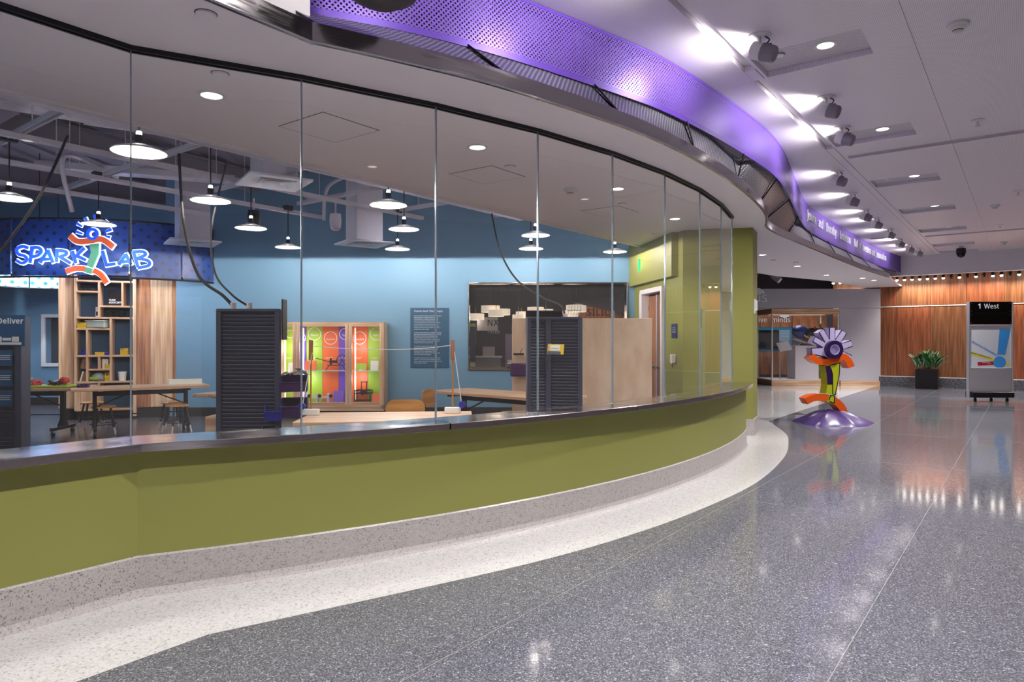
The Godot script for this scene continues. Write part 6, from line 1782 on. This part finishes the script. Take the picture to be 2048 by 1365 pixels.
func next_room() -> void:
	# dim gallery behind the wide window
	structure("floor_next_room", slab(PackedVector2Array([Vector2(-6, 13.86), Vector2(6, 13.86), Vector2(6, 23), Vector2(-6, 23)]), -0.05, 0.0), M["carpet"], "dark carpet in the gallery beyond the window", "floor", false)
	var purple := mat("plum paint", Color(0.20, 0.14, 0.24), 0.7)
	structure("wall_next_back", slab(PackedVector2Array([Vector2(-6, 22.8), Vector2(6, 22.8), Vector2(6, 23), Vector2(-6, 23)]), 0.0, 3.4), purple, "plum back wall of the gallery beyond the window", "wall", false)
	structure("wall_next_left", slab(PackedVector2Array([Vector2(-3.2, 13.86), Vector2(-3.0, 13.86), Vector2(-3.0, 22.8), Vector2(-3.2, 22.8)]), 0.0, 3.4), purple, "plum side wall beyond the window's left end", "wall", false)
	structure("wall_next_right", slab(PackedVector2Array([Vector2(4.6, 13.86), Vector2(4.8, 13.86), Vector2(4.8, 22.8), Vector2(4.6, 22.8)]), 0.0, 3.4), M["dark grey paint"], "grey side wall beyond the window's right end", "wall", false)
	structure("ceiling_next_room", slab(PackedVector2Array([Vector2(-6, 13.86), Vector2(6, 13.86), Vector2(6, 23), Vector2(-6, 23)]), 3.4, 3.6), purple, "dim ceiling of the gallery beyond the window", "ceiling", false)
	# drum pendants: middle, width in metres
	for q in [[-0.55, 2.32, 17.5, 0.48], [-0.28, 2.29, 18.6, 0.46], [-0.4, 2.2, 17.2, 0.4], [-0.98, 2.15, 18.4, 0.46], [0.25, 2.18, 17.8, 0.3], [0.16, 2.08, 17.2, 0.3], [0.6, 2.28, 17.4, 0.42], [0.9, 2.25, 17.9, 0.36], [0.84, 2.16, 17.0, 0.42], [1.58, 2.3, 16.8, 0.5], [1.5, 2.2, 17.6, 0.42]]:
		var o := thing("drum_pendant", "white fabric drum pendant glowing in the gallery beyond the window", "pendant lamp", Vector3(q[0], q[1], -q[2]), 0.0, "drum pendants beyond the window")
		var r: float = q[3] / 2
		obj("shade", lathe([Vector2(r, -0.085), Vector2(r, 0.085), Vector2(r - 0.006, 0.085), Vector2(r - 0.006, -0.085), Vector2(r, -0.085)], 24), M["drum glow"], o)
		obj("diffuser", rod(r - 0.01, 0.01, 20), M["drum glow"], o, Vector3(0, -0.08, 0))
		obj("stem", rod(0.008, 3.4 - q[1], 6), M["chrome"], o)
		omni(o, Vector3(0, -0.13, 0), 0.05, Color(1, 0.92, 0.82), 0.12)
	# signs, kiosks and panels
	var sg := thing("place_sign", "white hanging sign with dark letters beyond the window", "sign", Vector3(-0.78, 1.84, -18.5))
	bx("board", M["grey paint"], sg, Vector3(0, 0.12, 0), Vector3(0.8, 0.36, 0.04))
	letters("lettering", "NX", 0.16, M["ink dark"], sg, Vector3(0.1, 0.02, 0.021), 0.0, 0.004, true)
	var dk := thing("banner_board", "dark banner with pale letter at the window's left edge", "sign", Vector3(-1.02, 1.5, -16.6))
	bx("board", M["dark grey paint"], dk, Vector3(0, 0.2, 0), Vector3(0.34, 0.6, 0.04))
	letters("lettering", "E", 0.1, M["ink white"], dk, Vector3(0.02, 0.28, 0.021), 0.0, 0.004, true)
	bx("pole", M["dark metal"], dk, Vector3(0, -0.7, 0), Vector3(0.05, 1.6, 0.05))
	var k1 := thing("kiosk", "dark purple kiosk wall with decade lettering beyond the window", "kiosk", Vector3(0.0, 0, -19.5))
	bx("wall", mat("kiosk plum", Color(0.17, 0.07, 0.20), 0.6), k1, Vector3(-0.2, 1.0, 0), Vector3(1.6, 2.0, 0.2))
	letters("lettering", "1970s", 0.1, M["ink white"], k1, Vector3(-0.72, 1.68, 0.101), 0.0, 0.004)
	letters("lettering", "INVENTION", 0.08, M["ink white"], k1, Vector3(-0.9, 0.85, 0.101), 0.0, 0.004)
	bx("white_panel", mat("pale panel", Color(0.55, 0.50, 0.66), 0.6), k1, Vector3(0.05, 0.95, 0.12), Vector3(0.48, 1.5, 0.03))
	bx("poster", M["grey paint"], k1, Vector3(-0.66, 1.16, 0.12), Vector3(0.34, 0.36, 0.02))
	var k2 := thing("patterned_panel", "pale lilac panel with dark line pattern at the kiosk's side", "panel", Vector3(0.62, 0, -18.8))
	bx("panel", M["pale panel"], k2, Vector3(0, 1.0, 0), Vector3(0.4, 2.0, 0.04))
	for k in 3:
		obj("printed_line", extrude(stroke(arc2(Vector2(0.1, 0.8 + 0.35 * k), 0.2, 80, 280, 12), 0.03), 0.021, 0.024), M["ink dark"], k2)
	var ct := thing("counter", "grey reception counter beyond the window", "counter", Vector3(-0.62, 0, -16.4))
	bx("body", M["dark grey paint"], ct, Vector3(0, 0.55, 0), Vector3(0.7, 1.1, 0.5), 0.01)
	bx("top", M["grey paint"], ct, Vector3(0, 1.12, 0), Vector3(0.76, 0.04, 0.56), 0.006)
	bx("step", M["grey paint"], ct, Vector3(-0.45, 0.4, 0.1), Vector3(0.25, 0.8, 0.4), 0.01)
	var lm := thing("lime_display", "lime topped glass display at the window's left edge", "display", Vector3(-0.98, 0, -15.6))
	bx("top", M["case lime"], lm, Vector3(0, 1.86, 0), Vector3(0.28, 0.07, 0.3))
	bx("body", M["slate enamel"], lm, Vector3(0, 1.4, -0.1), Vector3(0.27, 0.85, 0.1))
	bx("base", M["grey paint"], lm, Vector3(0, 0.5, 0), Vector3(0.28, 1.0, 0.3))
	bx("rail", M["case lime"], lm, Vector3(0, 1.0, 0.02), Vector3(0.28, 0.03, 0.3))
	var dsk := thing("desk", "pale sloped desk with papers beyond the window sill", "desk", Vector3(0.1, 0, -15.6))
	bx("top", M["paper"], dsk, Vector3(0.1, 1.02, 0), Vector3(0.6, 0.03, 0.5), 0.0, Vector3(0.1, 0, 0))
	bx("body", M["dark grey paint"], dsk, Vector3(0.1, 0.5, -0.05), Vector3(0.55, 1.0, 0.4))
	var ws := thing("place_wall", "brown lit wall with large dark place lettering beyond the window", "sign", Vector3(2.3, 0, -18.4))
	bx("wall", M["cherry veneer"], ws, Vector3(0.2, 1.25, 0), Vector3(1.7, 2.5, 0.1))
	letters("lettering", "SILICON V", 0.18, M["ink dark"], ws, Vector3(-0.29, 2.12, 0.051), 0.0, 0.006, true)
	spot(ws, Vector3(0.0, 2.9, 0.6), Vector3(0, -1, -0.6), 0.5, 40.0, Color(1, 0.75, 0.5), 0.05)
	obj("wall_lamp", lathe([Vector2(0, 3.05), Vector2(0.06, 3.05), Vector2(0.08, 2.92), Vector2(0.07, 2.92), Vector2(0, 3.0)], 14), M["dark metal"], ws, Vector3(0, 0, 0.6))
	var hb := thing("hanging_bulkhead", "grey angular bulkhead hanging beyond the window's right end", "bulkhead", Vector3(2.3, 2.3, -16.6), -0.2)
	obj("wedge", extrude(PackedVector2Array([Vector2(-0.75, 0.12), Vector2(0.4, -0.12), Vector2(0.4, 0.3), Vector2(-0.75, 0.14)]), -0.5, 0.5), M["dark grey paint"], hb)
	bx("post", M["grey paint"], hb, Vector3(0.2, -1.1, 0.45), Vector3(0.05, 2.4, 0.05))
